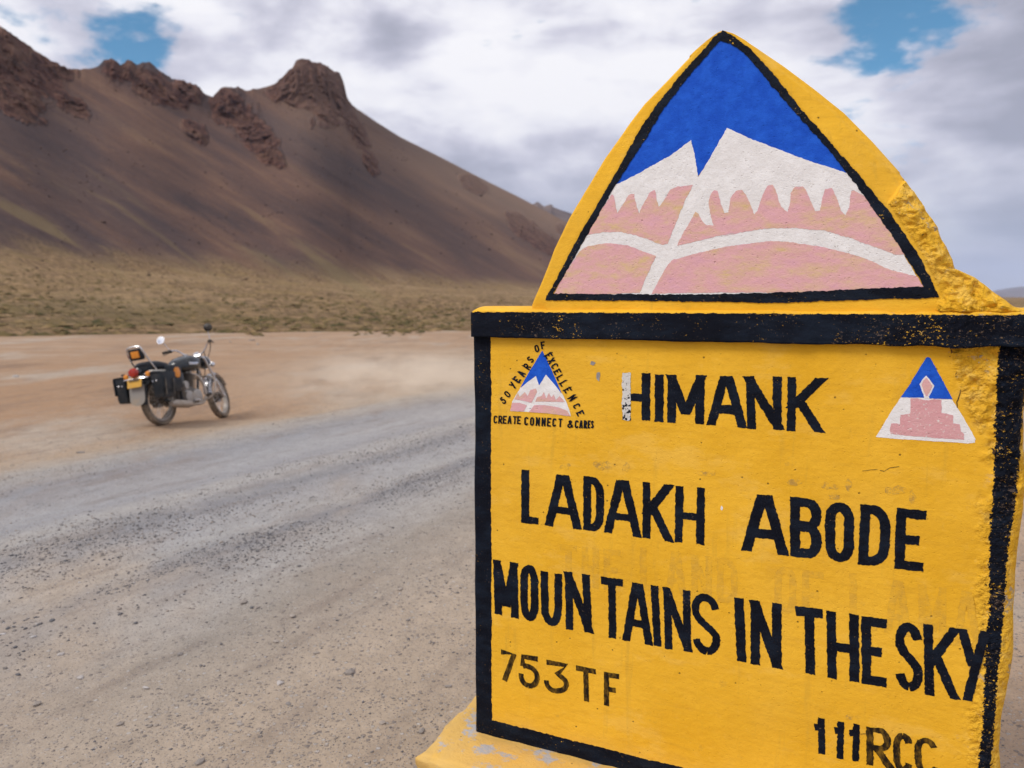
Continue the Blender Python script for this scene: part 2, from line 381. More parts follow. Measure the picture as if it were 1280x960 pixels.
sp_ = nt.noise(geo0, .55, 8, .78); scree = nt.mix(nt.m('MULTIPLY', nt.step(sp_, .52, .66), .45), scree, (.045, .032, .030)); scree = nt.mix(nt.m('MULTIPLY', nt.step(nt.noise(geo0, .30, 8, .75), .55, .68), .32), scree, (.26, .17, .105))
scree = nt.mix(nt.m('MULTIPLY', pal, .65), scree, (.30, .215, .155))
rn = nt.m('ADD', nt.m('MULTIPLY', nt.noise(nt.mapping(geo, (1, 1, .35)), .11, 9, .75), .6), nt.m('MULTIPLY', nt.noise(nt.mapping(geo, (1, .3, .8)), .38, 7, .75), .4)); rn2 = nt.noise(geo, .05, 5, .6)
rc = nt.ramp(rn, [(.41, (.040, .021, .020)), (.48, (.100, .050, .041)), (.54, (.155, .080, .062)), (.62, (.26, .145, .105))])
rc = nt.mix(nt.step(rn2, .45, .65), rc, nt.mix(.5, rc, (.22, .135, .095)))
rc = nt.mix(nt.m('MULTIPLY', pal, .45), rc, (.30, .20, .15))
rsharp = nt.step(nt.m('ADD', rk, nt.m('MULTIPLY', nt.m('SUBTRACT', rn, .5), 1.3)), .22, .72)
scree = nt.mix(1.0, scree, (.90, .82, .76), 'MULTIPLY'); rc = nt.mix(1.0, rc, (.92, .84, .80), 'MULTIPLY')
c = nt.mix(nt.m('MULTIPLY', rsharp, nt.m('SUBTRACT', 1.0, nt.m('MULTIPLY', pal, .5))), scree, rc)
gn = nt.noise(geo, .12, 6, .65); gn2 = nt.noise(geo, .9, 6, .7); gn3 = nt.noise(geo, .035, 4, .6)
gr = nt.ramp(gn2, [(.38, (.075, .048, .026)), (.5, (.20, .128, .066)), (.62, (.32, .21, .115))])
gr = nt.mix(nt.m('MULTIPLY', nt.step(gn, .45, .62), .6), gr, (.235, .16, .07))
gr = nt.mix(nt.m('MULTIPLY', nt.step(nt.m('ADD', grn, nt.m('MULTIPLY', nt.m('SUBTRACT', gn, .5), 1.4)), .45, .85), .45), gr, (.105, .085, .035))
gr = nt.mix(nt.m('MULTIPLY', nt.step(gn3, .5, .62), .4), gr, (.34, .235, .13))
gmask = nt.step(nt.m('ADD', sl, nt.m('MULTIPLY', nt.m('SUBTRACT', a1, .5), .28)), .15, .02)
c = nt.mix(gmask, c, gr)
yel = nt.m('MULTIPLY', nt.step(a1, .55, .68), nt.step(sl, .75, .1))
c = nt.mix(nt.m('MULTIPLY', yel, .5), c, (.22, .165, .075))
hh = nt.m('ADD', nt.m('MULTIPLY', nt.noise(geo, .35, 8, .7), nt.m('ADD', .25, nt.m('MULTIPLY', rk, 2.2))), nt.m('MULTIPLY', a2, .7))
nt.out(c, .95, nt.bump(hh, .8, 2.2), spec=.15)
mo = pymesh('mountainside', Vm, grid_faces(*Rm.shape), mm, smooth=True)
tag(mo, kind='structure')
setattr_f(mo, 'rock', rock); setattr_f(mo, 'foot', A1); setattr_f(mo, 'slope', A2)
green = np.exp(-((PX-130)/190)**2 - ((PY-385)/20)**2)*1.0 + .35*np.exp(-((PY-406)/7)**2)
ochre = sstep(PX, 380, 620)*sstep(A2, .45, 1.0) + .5*np.exp(-((PX-400)/60)**2-((PY-120)/60)**2)
setattr_f(mo, 'green', np.clip(green, 0, 1)); setattr_f(mo, 'ochre', np.clip(ochre, 0, 1))
uvl = mo.data.uv_layers.new(name='fall')
li = np.zeros(len(mo.data.loops), np.int32); mo.data.loops.foreach_get('vertex_index', li)
UU = (PX*.50 - PY*.86)/320; VV = (PX*.86 + PY*.50)/320
uvl.data.foreach_set('uv', np.stack([UU.ravel()[li], VV.ravel()[li]], -1).astype(np.float32).ravel())

# a farther brown spur behind the slope, and the blue range far across the valley
def ridge_obj(name, tab, rn_, rf_, mat, amp, seed, n=220, label=None):
    t0, e0 = polar(np.array(tab, float)); tt_ = np.linspace(t0[0], t0[-1], n); ee = np.interp(tt_, t0, e0)
    rws = []
    for k_, t in enumerate(np.linspace(0, 1, 40)):
        r = rn_ + (rf_-rn_)*t; zz = EYE + ee*rf_*t**1.2 if False else (EYE + ee*rf_)*t**1.15 - 2*(1-t)
        zz = zz + amp*fbm(tt_*rf_/ (amp*14), r/(amp*14), 0, 5, seed)*math.sin(math.pi*min(t, .999))*1.0
        rws.append(np.stack([r*np.sin(tt_), r*np.cos(tt_), zz], -1))
    r = rf_*1.4; rws.append(np.stack([r*np.sin(tt_), r*np.cos(tt_), np.full_like(tt_, -3.0)], -1))
    Vv = np.array(rws); o = pymesh(name, Vv.reshape(-1, 3), grid_faces(Vv.shape[0], n), mat, smooth=True)
    return tag(o, kind='structure')
sm_, nt = material('far_rock'); g_ = nt.n('ShaderNodeNewGeometry').outputs['Position']
nt.out(nt.ramp(nt.noise(g_, .012, 7, .6), [(.35, (.09, .07, .075)), (.65, (.19, .14, .12))]), .95, nt.bump(nt.noise(g_, .05, 7, .7), .8, 8.0), spec=.1)
ridge_obj('far_spur', [(600, 300), (640, 262), (665, 256), (672, 252), (680, 258), (689, 255), (692, 259), (700, 262), (712, 266), (760, 290), (860, 340), (960, 372)], 1500, 2300, sm_, 14, 5)
ridge_obj('far_mountains', [(960, 377), (1020, 352), (1080, 340), (1140, 352), (1190, 366), (1225, 370), (1245, 363), (1262, 360), (1290, 357), (1400, 345), (1500, 338), (1700, 352), (2000, 365), (2400, 374)], 9000, 14000, sm_, 120, 9)

# ------------------------------------------------------------------ low shrubs on the foot plain and stones on the slope (past counting)
smat, nt = material('dry_shrub'); oi = nt.n('ShaderNodeNewGeometry')
g_ = oi.outputs['Position']
nt.out(nt.ramp(nt.noise(g_, .8, 4, .6), [(.35, (.055, .052, .022)), (.5, (.13, .095, .042)), (.65, (.25, .17, .085))]), .95, spec=.1)
rng = np.random.default_rng(3)
i1v_ = np.array([(1, 0, 0), (0, 1, 0), (-1, 0, 0), (0, -1, 0), (.1, 0, .8), (0, .1, -.6)], float); i1f_ = np.array([(0, 1, 4), (1, 2, 4), (2, 3, 4), (3, 0, 4), (1, 0, 5), (2, 1, 5), (3, 2, 5), (0, 3, 5)])
vs, fs = [], []
def height_m(t, r):                                                    # terrain height at polar t, r on the foot plain
    rf = np.interp(t, tc, r_f); zf = EYE + np.interp(t, tc, el_f)*rf
    f = np.clip((r-r0)/(rf-r0), 0, 1)
    return -.10 + .22*sstep(r, 43, 45.5) + f**1.15*(zf-.1) + fbm(r*np.sin(t)/14, r*np.cos(t)/14, 0, 4, 41)*.9*sstep(r, 46, 90) + fbm(r*np.sin(t)/3.5, r*np.cos(t)/3.5, 0, 3, 42)*.22*sstep(r, 46, 90)
NSH = 9000
tt_ = rng.uniform(R(-38), R(7), NSH); rf = np.interp(tt_, tc, r_f); u_ = rng.uniform(0, 1, NSH)
rr_ = 43.6*(np.minimum(rf*1.0, 260)/43.6)**u_
den_ = fbm(rr_*np.sin(tt_)/9, rr_*np.cos(tt_)/9, 0, 3, 90) + rng.uniform(-.55, .55, NSH)
keep = den_ > -.15
tt_, rr_ = tt_[keep], rr_[keep]
xt_ = rng.uniform(R(-38), R(7), 420); xr2 = 43.6 - 7*rng.uniform(0, 1, 420)**2.2*(fbm(xt_*14, 0, 0, 2, 5) > -.1)
tt_ = np.concatenate([tt_, xt_]); rr_ = np.concatenate([rr_, xr2]); hz = np.where(rr_ > 43.4, height_m(tt_, rr_), ground_z(rr_*np.sin(tt_), rr_*np.cos(tt_)))
for t, r, z in zip(tt_, rr_, hz):
    s = rng.uniform(.07, .24)*(1+.9*(rng.random() < .12)); x, y = r*math.sin(t), r*math.cos(t)
    b = len(vs); nk = 6
    vs.append((x, y, z+s*rng.uniform(.5, .8)))
    for k_ in range(nk):
        a = k_*2*math.pi/nk + rng.uniform(-.4, .4); w = s*rng.uniform(.5, 1.2)
        vs.append((x+w*math.cos(a)*1.3, y+w*math.sin(a), z+s*rng.uniform(-.05, .35)))
    for k_ in range(nk): fs.append((b, b+1+k_, b+1+(k_+1) % nk))
o = pymesh('dry_shrubs', vs, np.array(fs), smat); tag(o, 'low dry tufts scattered over the plain at the mountain foot', 'shrubs', kind='stuff')

bmat_, nt = material('slope_boulder'); g_ = nt.n('ShaderNodeNewGeometry').outputs['Position']
nt.out(nt.ramp(nt.noise(g_, .3, 5, .6), [(.35, (.035, .024, .024)), (.5, (.08, .052, .044)), (.65, (.17, .11, .085))]), .95, spec=.1)
VG = Vm.reshape(Rm.shape + (3,)); vs, fs = [], []
for q_ in range(1700):
    i_ = NB + int((NS-10)*rng.uniform(0, 1)**1.6) - 12; j_ = rng.integers(60, 60+760)
    if fbm(PX[i_, j_]*.02, PY[i_, j_]*.03, 0, 3, 66) + .25*rng.uniform(-1, 1) < .02 and rock[i_, j_] < .05: continue
    p_ = VG[i_, j_]; s_b = rng.uniform(.12, .5)*(1+1.0*(rng.random() < .07))*Rm[i_, j_]/300
    v_b = i1v_[:]*np.array([rng.uniform(.8, 1.6), rng.uniform(.8, 1.3), rng.uniform(.5, 1.0)])*(1+rng.uniform(-.25, .25, (len(i1v_), 1)))*s_b + p_ + (0, 0, s_b*.1)
    fs.append(i1f_ + len(vs)*len(i1v_)); vs.append(v_b)
o = pymesh('slope_boulders', np.concatenate(vs), np.concatenate(fs), bmat_); tag(o, 'dark boulders and rubble strewn down the scree slope', 'boulders', kind='stuff')

# ------------------------------------------------------------------ loose gravel (past counting) and larger loose stones
stm, nt = material('stone'); tci = nt.n('ShaderNodeNewGeometry').outputs['Position']
ob = nt.n('ShaderNodeAttribute', dict(attribute_name='tone')).outputs['Fac']
nt.out(nt.mix(nt.noise(tci, 60.0, 4, .6), nt.ramp(ob, [(0, (.15, .145, .155)), (.35, (.27, .235, .21)), (.65, (.38, .31, .25)), (.9, (.42, .37, .33)), (1, (.56, .55, .56))]), nt.ramp(ob, [(0, (.10, .10, .105)), (1, (.34, .30, .27))])), .9, nt.bump(nt.noise(tci, 160.0, 4, .6), .5, .003), spec=.3)
ICO = None
def ico(sub=1):
    bm = bmesh.new(); bmesh.ops.create_icosphere(bm, subdivisions=sub, radius=1)
    v = np.array([x.co[:] for x in bm.verts]); f = np.array([[q.index for q in p_.verts] for p_ in bm.faces]); bm.free(); return v, f
i1v, i1f = ico(1)
def stone_shape(rng):
    v = i1v*(1+rng.uniform(-.28, .28, (len(i1v), 1))); v = v*np.array([rng.uniform(.8, 1.5), rng.uniform(.7, 1.1), rng.uniform(.4, .75)])
    a = rng.uniform(0, 6.28); c_, s_ = math.cos(a), math.sin(a)
    return v @ np.array([[c_, s_, 0], [-s_, c_, 0], [0, 0, 1]])
shapes = [stone_shape(rng) for _ in range(40)]
octv = np.array([(1, 0, 0), (0, 1, 0), (-1, 0, 0), (0, -1, 0), (0, 0, .75), (0, 0, -.6)], float); octf = np.array([(0, 1, 4), (1, 2, 4), (2, 3, 4), (3, 0, 4), (1, 0, 5), (2, 1, 5), (3, 2, 5), (0, 3, 5)])
def gravel(name, N, smin, smax, rmin, rmax, dens, label, seed, tiny=False):
    g = np.random.default_rng(seed)
    t = g.uniform(R(-36), R(36), N); r = rmin*(rmax/rmin)**(g.uniform(0, 1, N))
    x, y = r*np.sin(t), r*np.cos(t); n, s = across(x, y)
    kp = g.uniform(0, 1, N) < dens(n, s, x, y); x, y, n, s = x[kp], y[kp], n[kp], s[kp]
    size = (smin + (smax-smin)*g.uniform(0, 1, len(x))**3.2)*np.clip(np.hypot(x, y)/4.2, .5, 1.0); z = ground_z(x, y)
    dark = np.exp(-((n+3.85)/.35)**2) + .7*np.exp(-((n+4.9)/.4)**2)
    tone = np.clip(g.uniform(0, .92, len(x))**1.1 - .45*dark, 0, 1)
    tone = np.where(g.random(len(x)) < .05, 1.0, tone)
    VV_, FF_, TT_ = [], [], []; b = 0
    for i in range(len(x)):
        if tiny:
            a = g.uniform(0, 6.28); c_, s_ = math.cos(a), math.sin(a); v = octv*(1+g.uniform(-.3, .3, (6, 1))); v = np.stack([v[:, 0]*c_*1.3-v[:, 1]*s_, v[:, 0]*s_*1.3+v[:, 1]*c_, v[:, 2]], -1); f = octf
        else: v = shapes[g.integers(40)]; f = i1f
        VV_.append(v*size[i] + (x[i], y[i], z[i]+size[i]*.12)); FF_.append(f+b); TT_.append(np.full(len(v), tone[i])); b += len(v)
    o = pymesh(name, np.concatenate(VV_), np.concatenate(FF_), stm); setattr_f(o, 'tone', np.concatenate(TT_))
    return tag(o, label, 'gravel', kind='stuff')
def band(n, c, w): return np.exp(-((n-c)/w)**2)
def dens_road(n, s, x, y):
    return np.clip(.10 + .9*band(n, -3.85, .33) + .75*band(n, -4.9, .42) + .35*band(n, -5.4, .3) + .35*band(n, -7.2, .5) + .10*(n > -3.3) - .3*band(n, -6.1, .4), .02, 1)*np.clip(.5+1.6*fbm(n*2, s*1.1, 0, 3, 15), .05, 1)
gravel('gravel', 190000, .003, .0095, 1.7, 14, dens_road, 'fine grey gravel strewn along the dirt road', 1, tiny=True)
gravel('gravel', 20000, .0055, .013, 3.0, 9, lambda n, s, x, y: np.clip(band(n, -3.85, .30)+.6*band(n, -4.85, .35), 0, 1)*np.clip(.55+1.9*fbm(n*1.6, s*.8, 0, 3, 16), 0, 1), 'dark gravel raked into low rows along the wheel tracks', 5)
gravel('gravel', 2200, .007, .017, 1.8, 22, lambda n, s, x, y: dens_road(n, s, x, y)*.8*(.35+.65*(n > -7.8)), 'coarse loose gravel lying along the road ridges', 2)
big = [(438, 840, .028), (345, 800, .02), (395, 815, .018), (100, 693+150, .02), (585, 944, .022), (527, 913, .02), (478, 905, .018), (45, 876, .026), (182, 860, .02), (225, 815, .022), (305, 752, .03), (500, 735, .02), (467, 840, .013),
       (350, 853, .022), (640-130, 772, .016), (250, 955, .022), (300, 905, .018), (150, 905, .018), (75, 815, .02), (360, 880, .016), (560, 858, .018), (365, 770, .026), (320, 690+70, .022), (490, 690, .022), (410, 730, .018), (315, 426, .10), (322, 430, .07), (288, 428, .06), (20, 470, .08), (102, 566, .035)]
def hit_ground(x, y):
    d_ = ray(x, y); t = -EYE/d_[2]; return d_[0]*t, d_[1]*t
for i, (x, y, s) in enumerate(big):
    X0, Y0 = hit_ground(x, y); v = shapes[i % 40]*s*(.72 if y > 600 else 1)
    me = bpy.data.meshes.new('loose_stone'); me.from_pydata([tuple(map(float, q)) for q in v], [], [list(map(int, f)) for f in i1f])
    o = link('loose_stone', me, stm); o.location = (X0, Y0, gz(X0, Y0)+s*.12)
    setattr_f(o, 'tone', np.full(len(v), [.45, .75, .55, .95, .35][i % 5]))
    if Y0 > 20: tag(o, 'small rock lying on the far orange dirt beyond the motorcycle', 'stone', 'loose stones on the far dirt')
    else: tag(o, 'small loose stone lying on the brown gravel verge beside the road', 'stone', 'loose stones on the verge')




# ------------------------------------------------------------------ roadside marker stone (own frame: x along the face, y into the stone, z up)
vp = ray(-1492, HORIZON); dl = -vp[:2]/np.hypot(vp[0], vp[1])
MROT = math.atan2(dl[1], dl[0])
p0 = ray(615, HORIZON); p0 = p0[:2]/p0[1]*2.2
MC = p0 + dl*.6
GROUND_M = gz(MC[0], MC[1])
stone = empty('marker_stone', (MC[0], MC[1], GROUND_M), (0, 0, MROT))
tag(stone, 'yellow and black painted marker stone with snowy mountain emblem and hand-painted lettering', 'marker stone')
_c, _s = math.cos(MROT), math.sin(MROT)
def loc2(v): return np.stack([v[..., 0]*_c + v[..., 1]*_s, -v[..., 0]*_s + v[..., 1]*_c, v[..., 2]], -1)
CAML = loc2(np.array([-MC[0], -MC[1], EYE-GROUND_M]))
def hp(x, y, off=0.0):                                   # traced point -> (x, z) on the stone's face at depth off
    d_ = loc2(ray(x, y)); t = (off-CAML[1])/d_[..., 1]
    return np.stack([CAML[0]+d_[..., 0]*t, CAML[2]+d_[..., 2]*t], -1)
def hpl(pts, off=0.0, o=(0, 0), k=1.0):
    a = np.array(pts, float); return hp(o[0]+a[:, 0]/k, o[1]+a[:, 1]/k, off)

XL = hp(592.5, 600)[0]; XR = hp(1283, 600)[0]; XIN_L = hp(614, 600)[0]; XIN_R = hp(1243, 560)[0]; XO_R = hp(1270, 560)[0]
ZB = hp(598, 917)[1]; ZIN_B = hp(617, 901)[1]; ZCB = hp(593, 421)[1]; ZCT = hp(593, 389)[1]
TH = .27
def chips(nt, P, amt=0.0):
    """mask of paint chipped off, amt shifts how much"""
    a = nt.noise(nt.mapping(P, (1, 1, 1.6)), 130.0, 6, .7); b = nt.noise(P, 9.0, 4, .6)
    return nt.step(nt.m('ADD', nt.m('ADD', a, nt.m('MULTIPLY', nt.m('SUBTRACT', b, .5), .45)), amt), .62, .66)
def yellow(nt, P, rgh):
    n1 = nt.noise(P, 3.2, 5, .6); n2 = nt.noise(nt.mapping(P, (1, 1, 5)), 14.0, 6, .62); n3 = nt.noise(P, 55.0, 5, .65)
    c = nt.mix(nt.step(n1, .32, .68), (.80, .43, .024), (.90, .51, .042))
    c = nt.mix(nt.m('MULTIPLY', nt.step(n2, .46, .75), .38), c, (.66, .335, .020))
    c = nt.mix(nt.m('MULTIPLY', nt.step(n3, .56, .74), .25), c, (.90, .55, .10))
    dirt_ = nt.m('MULTIPLY', nt.step(nt.noise(P, 21.0, 8, .72), .60, .74), .45)
    c = nt.mix(dirt_, c, (.42, .25, .06))
    runs = nt.m('MULTIPLY', nt.step(nt.noise(nt.mapping(P, (1, 1, .09)), 30.0, 4, .6), .57, .72), .28)
    c = nt.mix(runs, c, (.50, .30, .05))
    speck = nt.vor(P, 48.0); sr = nt.sep(speck.outputs['Color'])[0]
    pit = nt.m('MULTIPLY', nt.step(speck.outputs['Distance'], .16, .06), nt.m('GREATER_THAN', sr, .90))
    c = nt.mix(nt.m('MULTIPLY', pit, .7), c, (.07, .045, .02))
    cem = nt.m('MULTIPLY', nt.step(nt.noise(P, 17.0, 8, .72), .585, .61), rgh)
    c = nt.mix(nt.m('MULTIPLY', cem, .8), c, (.36, .33, .29))
    c = nt.mix(nt.m('MULTIPLY', nt.step(nt.noise(nt.mapping(P, (1, 1, .7)), 1.7, 6, .6), .50, .66), .30), c, (.66, .37, .05))
    c = nt.mix(nt.m('MULTIPLY', nt.step(nt.noise(nt.mapping(P, (1, 1, 2), loc=(5, 0, 3)), 4.0, 7, .65), .54, .64), .22), c, (.93, .62, .16))
    brush = nt.m('MULTIPLY', nt.step(nt.noise(nt.mapping(P, (1, 1, 14)), 7.0, 8, .7), .50, .66), .22)
    c = nt.mix(brush, c, (.62, .34, .035))
    gr_ = nt.m('MULTIPLY', nt.step(nt.m('ADD', nt.sep(P)[2], nt.m('MULTIPLY', nt.noise(P, 9.0, 6, .7), .16)), float(ZB+.20), float(ZB+.02)), .35)
    c = nt.mix(gr_, c, (.48, .34, .17))
    pale_ = nt.m('MULTIPLY', nt.step(nt.noise(P, 38.0, 7, .7), .61, .68), nt.m('MULTIPLY', rgh, .35))
    c = nt.mix(pale_, c, (.47, .44, .40))
    c = nt.mix(nt.m('MULTIPLY', rgh, nt.m('MULTIPLY', nt.step(nt.noise(P, 120.0, 6, .75), .60, .66), .45)), c, (.20, .11, .03))
    c = nt.mix(nt.m('MULTIPLY', rgh, nt.m('MULTIPLY', nt.step(nt.noise(P, 26.0, 6, .75), .50, .40), .5)), c, (.92, .60, .13))
    return c, pit
def plaster(nt, P, rgh, pit=0.0):
    h = nt.m('ADD', nt.m('MULTIPLY', nt.noise(P, 70.0, 7, .62), .55), nt.m('MULTIPLY', nt.noise(nt.mapping(P, (1, 1, 3)), 210.0, 5, .6), .28))
    h = nt.m('ADD', h, nt.m('MULTIPLY', nt.noise(P, 12.0, 4, .5), 1.1))
    vv = nt.vor(P, 95.0); h = nt.m('SUBTRACT', h, nt.m('MULTIPLY', nt.step(vv.outputs['Distance'], .22, .05), nt.m('MULTIPLY', nt.m('GREATER_THAN', nt.sep(vv.outputs['Color'])[1], .72), .25)))
    h = nt.m('SUBTRACT', h, nt.m('MULTIPLY', pit, .5))
    r_ = nt.m('MULTIPLY', nt.noise(P, 75.0, 4, .55), nt.m('MULTIPLY', rgh, 2.0))
    fine = nt.bump(h, .85, .0045)
    return nt.bump(r_, nt.m('MULTIPLY', rgh, 1.0, clamp=True) if not isinstance(rgh, float) else rgh, .008, fine)
def painted(name, fn, rough=.7, spec=.10):
    m_, nt = material(name); P = objco(nt); rgh = nt.attr('rough')
    y, pit = yellow(nt, P, rgh)
    nt.out(fn(nt, P, rgh, y), rough, plaster(nt, P, rgh, pit), spec=spec); return m_
def black_col(nt, P, rgh, y, amt=0.0):
    b = nt.mix(nt.step(nt.noise(nt.mapping(P, (.4, 1, 1)), 22.0, 6, .65), .4, .7), (.0035, .005, .011), (.009, .015, .028))
    b = nt.mix(nt.m('MULTIPLY', chips(nt, nt.vm('ADD', P, (3, 1, 2)), nt.m('ADD', nt.m('MULTIPLY', rgh, .05), -.03)), .6), b, (.20, .14, .10))
    return nt.mix(chips(nt, P, nt.m('ADD', nt.m('MULTIPLY', rgh, .045), nt.m('ADD', nt.m('ADD', amt, -.045), nt.m('MULTIPLY', nt.m('SUBTRACT', nt.noise(nt.mapping(P, (1, 1, .7)), 11.0, 5, .7), .5), .22)))), b, y)
def frame_fn(nt, P, rgh, y):
    x, yy, z = nt.sep(P)
    w = nt.m('MULTIPLY', nt.m('SUBTRACT', nt.noise(P, 60.0, 6, .7), .5), .012)
    w = nt.m('ADD', w, nt.m('MULTIPLY', nt.m('SUBTRACT', nt.noise(P, 5.0, 2, .5), .5), .012))
    wr = nt.m('ADD', nt.m('MULTIPLY', w, 1.5), nt.m('MULTIPLY', nt.m('SUBTRACT', nt.noise(P, 150.0, 5, .7), .5), .022))
    x1 = nt.m('ADD', x, w)
    left = nt.m('LESS_THAN', x1, float(XIN_L)); bot = nt.m('LESS_THAN', nt.m('ADD', z, w), float(ZIN_B))
    xr_ = nt.m('ADD', x, wr)
    def line(x0, y0, x1, y1):
        a, c_ = hp(x0, y0), hp(x1, y1); nd = nt.n('ShaderNodeMapRange'); nt.put(nd.inputs['Value'], z)
        for i_, v_ in ((1, c_[1]), (2, a[1]), (3, c_[0]), (4, a[0])): nd.inputs[i_].default_value = float(v_)
        return nd.outputs[0]
    right = nt.m('MULTIPLY', nt.m('GREATER_THAN', xr_, line(1247, 450, 1229, 880)), nt.m('LESS_THAN', xr_, line(1284, 500, 1257, 720)))
    msk = nt.m('MAXIMUM', nt.m('MAXIMUM', left, bot), right)
    return nt.mix(msk, y, black_col(nt, P, rgh, y))
MAT_PANEL = painted('yellow_panel_paint', frame_fn)
def cap_fn(nt, P, rgh, y):
    x, yy, z = nt.sep(P)
    zz = nt.m('ADD', z, nt.m('MULTIPLY', nt.m('SUBTRACT', nt.noise(P, 70.0, 6, .7), .5), .012))
    msk = nt.m('MULTIPLY', nt.m('LESS_THAN', zz, float(ZCT-.002)), nt.m('GREATER_THAN', nt.m('ADD', zz, .003), float(ZCB)))
    return nt.mix(msk, y, black_col(nt, P, rgh, y, .005))
MAT_CAP = painted('black_cap_paint', cap_fn)
MAT_YEL = painted('yellow_mortar_paint', lambda nt, P, rgh, y: y)
MAT_BLACK = painted('black_lettering', lambda nt, P, rgh, y: black_col(nt, P, rgh, y, -.05), .5)
MAT_EDGE = painted('black_outline', lambda nt, P, rgh, y: black_col(nt, P, rgh, y, -.022), .5)
def thin(nt, P, rgh, y):
    n = nt.noise(nt.mapping(P, (1, 1, .5), (0, .4, 0)), 75.0, 4, .6)
    return nt.mix(nt.step(n, .40, .74), (.014, .010, .007), nt.mix(.22, (.022, .015, .008), y))
MAT_THIN = painted('thin_black_paint', thin)
def chipped_white(nt, P, rgh, y):
    n = nt.noise(P, 120.0, 6, .7)
    z = nt.sep(P)[2]
    k_ = nt.m('ADD', n, nt.m('MULTIPLY', nt.m('SUBTRACT', z, float(hp(788, 505)[1])), .9))
    return nt.mix(nt.step(k_, .44, .48), (.012, .014, .022), (.66, .65, .62))
MAT_CHIP = painted('chipped_white_stroke', chipped_white)
def ghost(nt, P, rgh, y):
    return nt.mix(nt.m('MULTIPLY', nt.step(nt.noise(P, 40.0, 6, .7), .38, .62), .24), nt.mix(.06, y, (.45, .26, .05)), (.36, .22, .07))
MAT_GHOST = painted('faded_lettering', ghost)
def smudge(nt, P, rgh, y):
    return nt.mix(nt.m('MULTIPLY', nt.step(nt.noise(P, 60.0, 6, .75), .42, .62), .6), y, (.28, .19, .09))
MAT_SMUDGE = painted('smudge', smudge)
MAT_BLUE = painted('blue_paint', lambda nt, P, rgh, y: nt.mix(nt.m('MULTIPLY', chips(nt, P, -.09), .8), nt.mix(nt.step(nt.noise(P, 30.0, 6, .65), .35, .7), (.012, .085, .55), (.020, .125, .68)), (.01, .03, .12)))
def white(nt, P, rgh, y):
    c = nt.mix(nt.step(nt.noise(P, 25.0, 6, .65), .4, .7), (.80, .785, .78), (.88, .87, .87))
    c = nt.mix(nt.m('MULTIPLY', chips(nt, P, -.03), .65), c, (.25, .20, .16)); return c
MAT_WHITE = painted('white_paint', white)
def pink(nt, P, rgh, y):
    a = nt.noise(nt.mapping(P, (1, 1, 2.2)), 9.0, 6, .62); b = nt.noise(nt.mapping(P, (1, 1, 2.5)), 26.0, 6, .65)
    c = nt.ramp(nt.m('ADD', nt.m('MULTIPLY', a, .6), nt.m('MULTIPLY', b, .4)), [(.36, (.72, .40, .47)), (.47, (.74, .42, .43)), (.54, (.72, .45, .38)), (.63, (.70, .50, .27))])
    return nt.mix(nt.m('MULTIPLY', chips(nt, P, -.05), .6), c, (.30, .12, .12))
MAT_PINK = painted('pink_paint', pink)
def pink2(nt, P, rgh, y):
    n = nt.noise(P, 150.0, 5, .7)
    return nt.mix(nt.step(n, .58, .66), nt.mix(nt.noise(P, 20.0, 4, .6), (.66, .30, .33), (.70, .42, .42)), (.76, .70, .66))
MAT_PINK2 = painted('stippled_pink_paint', pink2)
mcon, nt = material('bare_mortar'); P = objco(nt)
nt.out(nt.ramp(nt.noise(P, 30.0, 6, .65), [(.3, (.22, .20, .19)), (.7, (.46, .44, .42))]), .9, nt.bump(nt.noise(P, 120.0, 6, .7), .8, .004))

def bag(name, GX, GY, GZ, depth, mat, rough, zclose=None):
    """closed body: a displaced front grid, sides running back, flat back"""
    nr, nc = GX.shape
    V = np.stack([GX, GY, GZ], -1).reshape(-1, 3); F = grid_faces(nr, nc)
    ring = list(range(nc)) + [r*nc+nc-1 for r in range(1, nr)] + [(nr-1)*nc+c_ for c_ in range(nc-2, -1, -1)] + [r*nc for r in range(nr-2, 0, -1)]
    rv = V[ring]; steps = [.25, .6, 1.0]; layers = []
    for s in steps:
        l = rv.copy(); l[:, 1] = rv[:, 1] + (depth-rv[:, 1])*s; layers.append(l)
    base = len(V); m = len(ring); V2 = np.concatenate([V]+layers)
    fs_ = [F]; prev = np.array(ring)
    for k_ in range(len(steps)):
        cur = base + k_*m + np.arange(m)
        fs_.append(np.stack([np.roll(prev, -1), prev, cur, np.roll(cur, -1)], -1)); prev = cur
    cen = len(V2); V2 = np.concatenate([V2, [rv.mean(0)*[1, 0, 1] + [0, depth, 0]]])
    last = prev
    tri = np.stack([last, np.full(m, cen), np.roll(last, -1), np.roll(last, -1)], -1)[:, [3, 0, 1, 1]]
    F = np.concatenate(fs_)
    o = pymesh(name, V2, F, mat, stone, smooth=True)
    ra = np.zeros(len(V2)); ra[:nr*nc] = rough.ravel(); setattr_f(o, 'rough', ra)
    return o
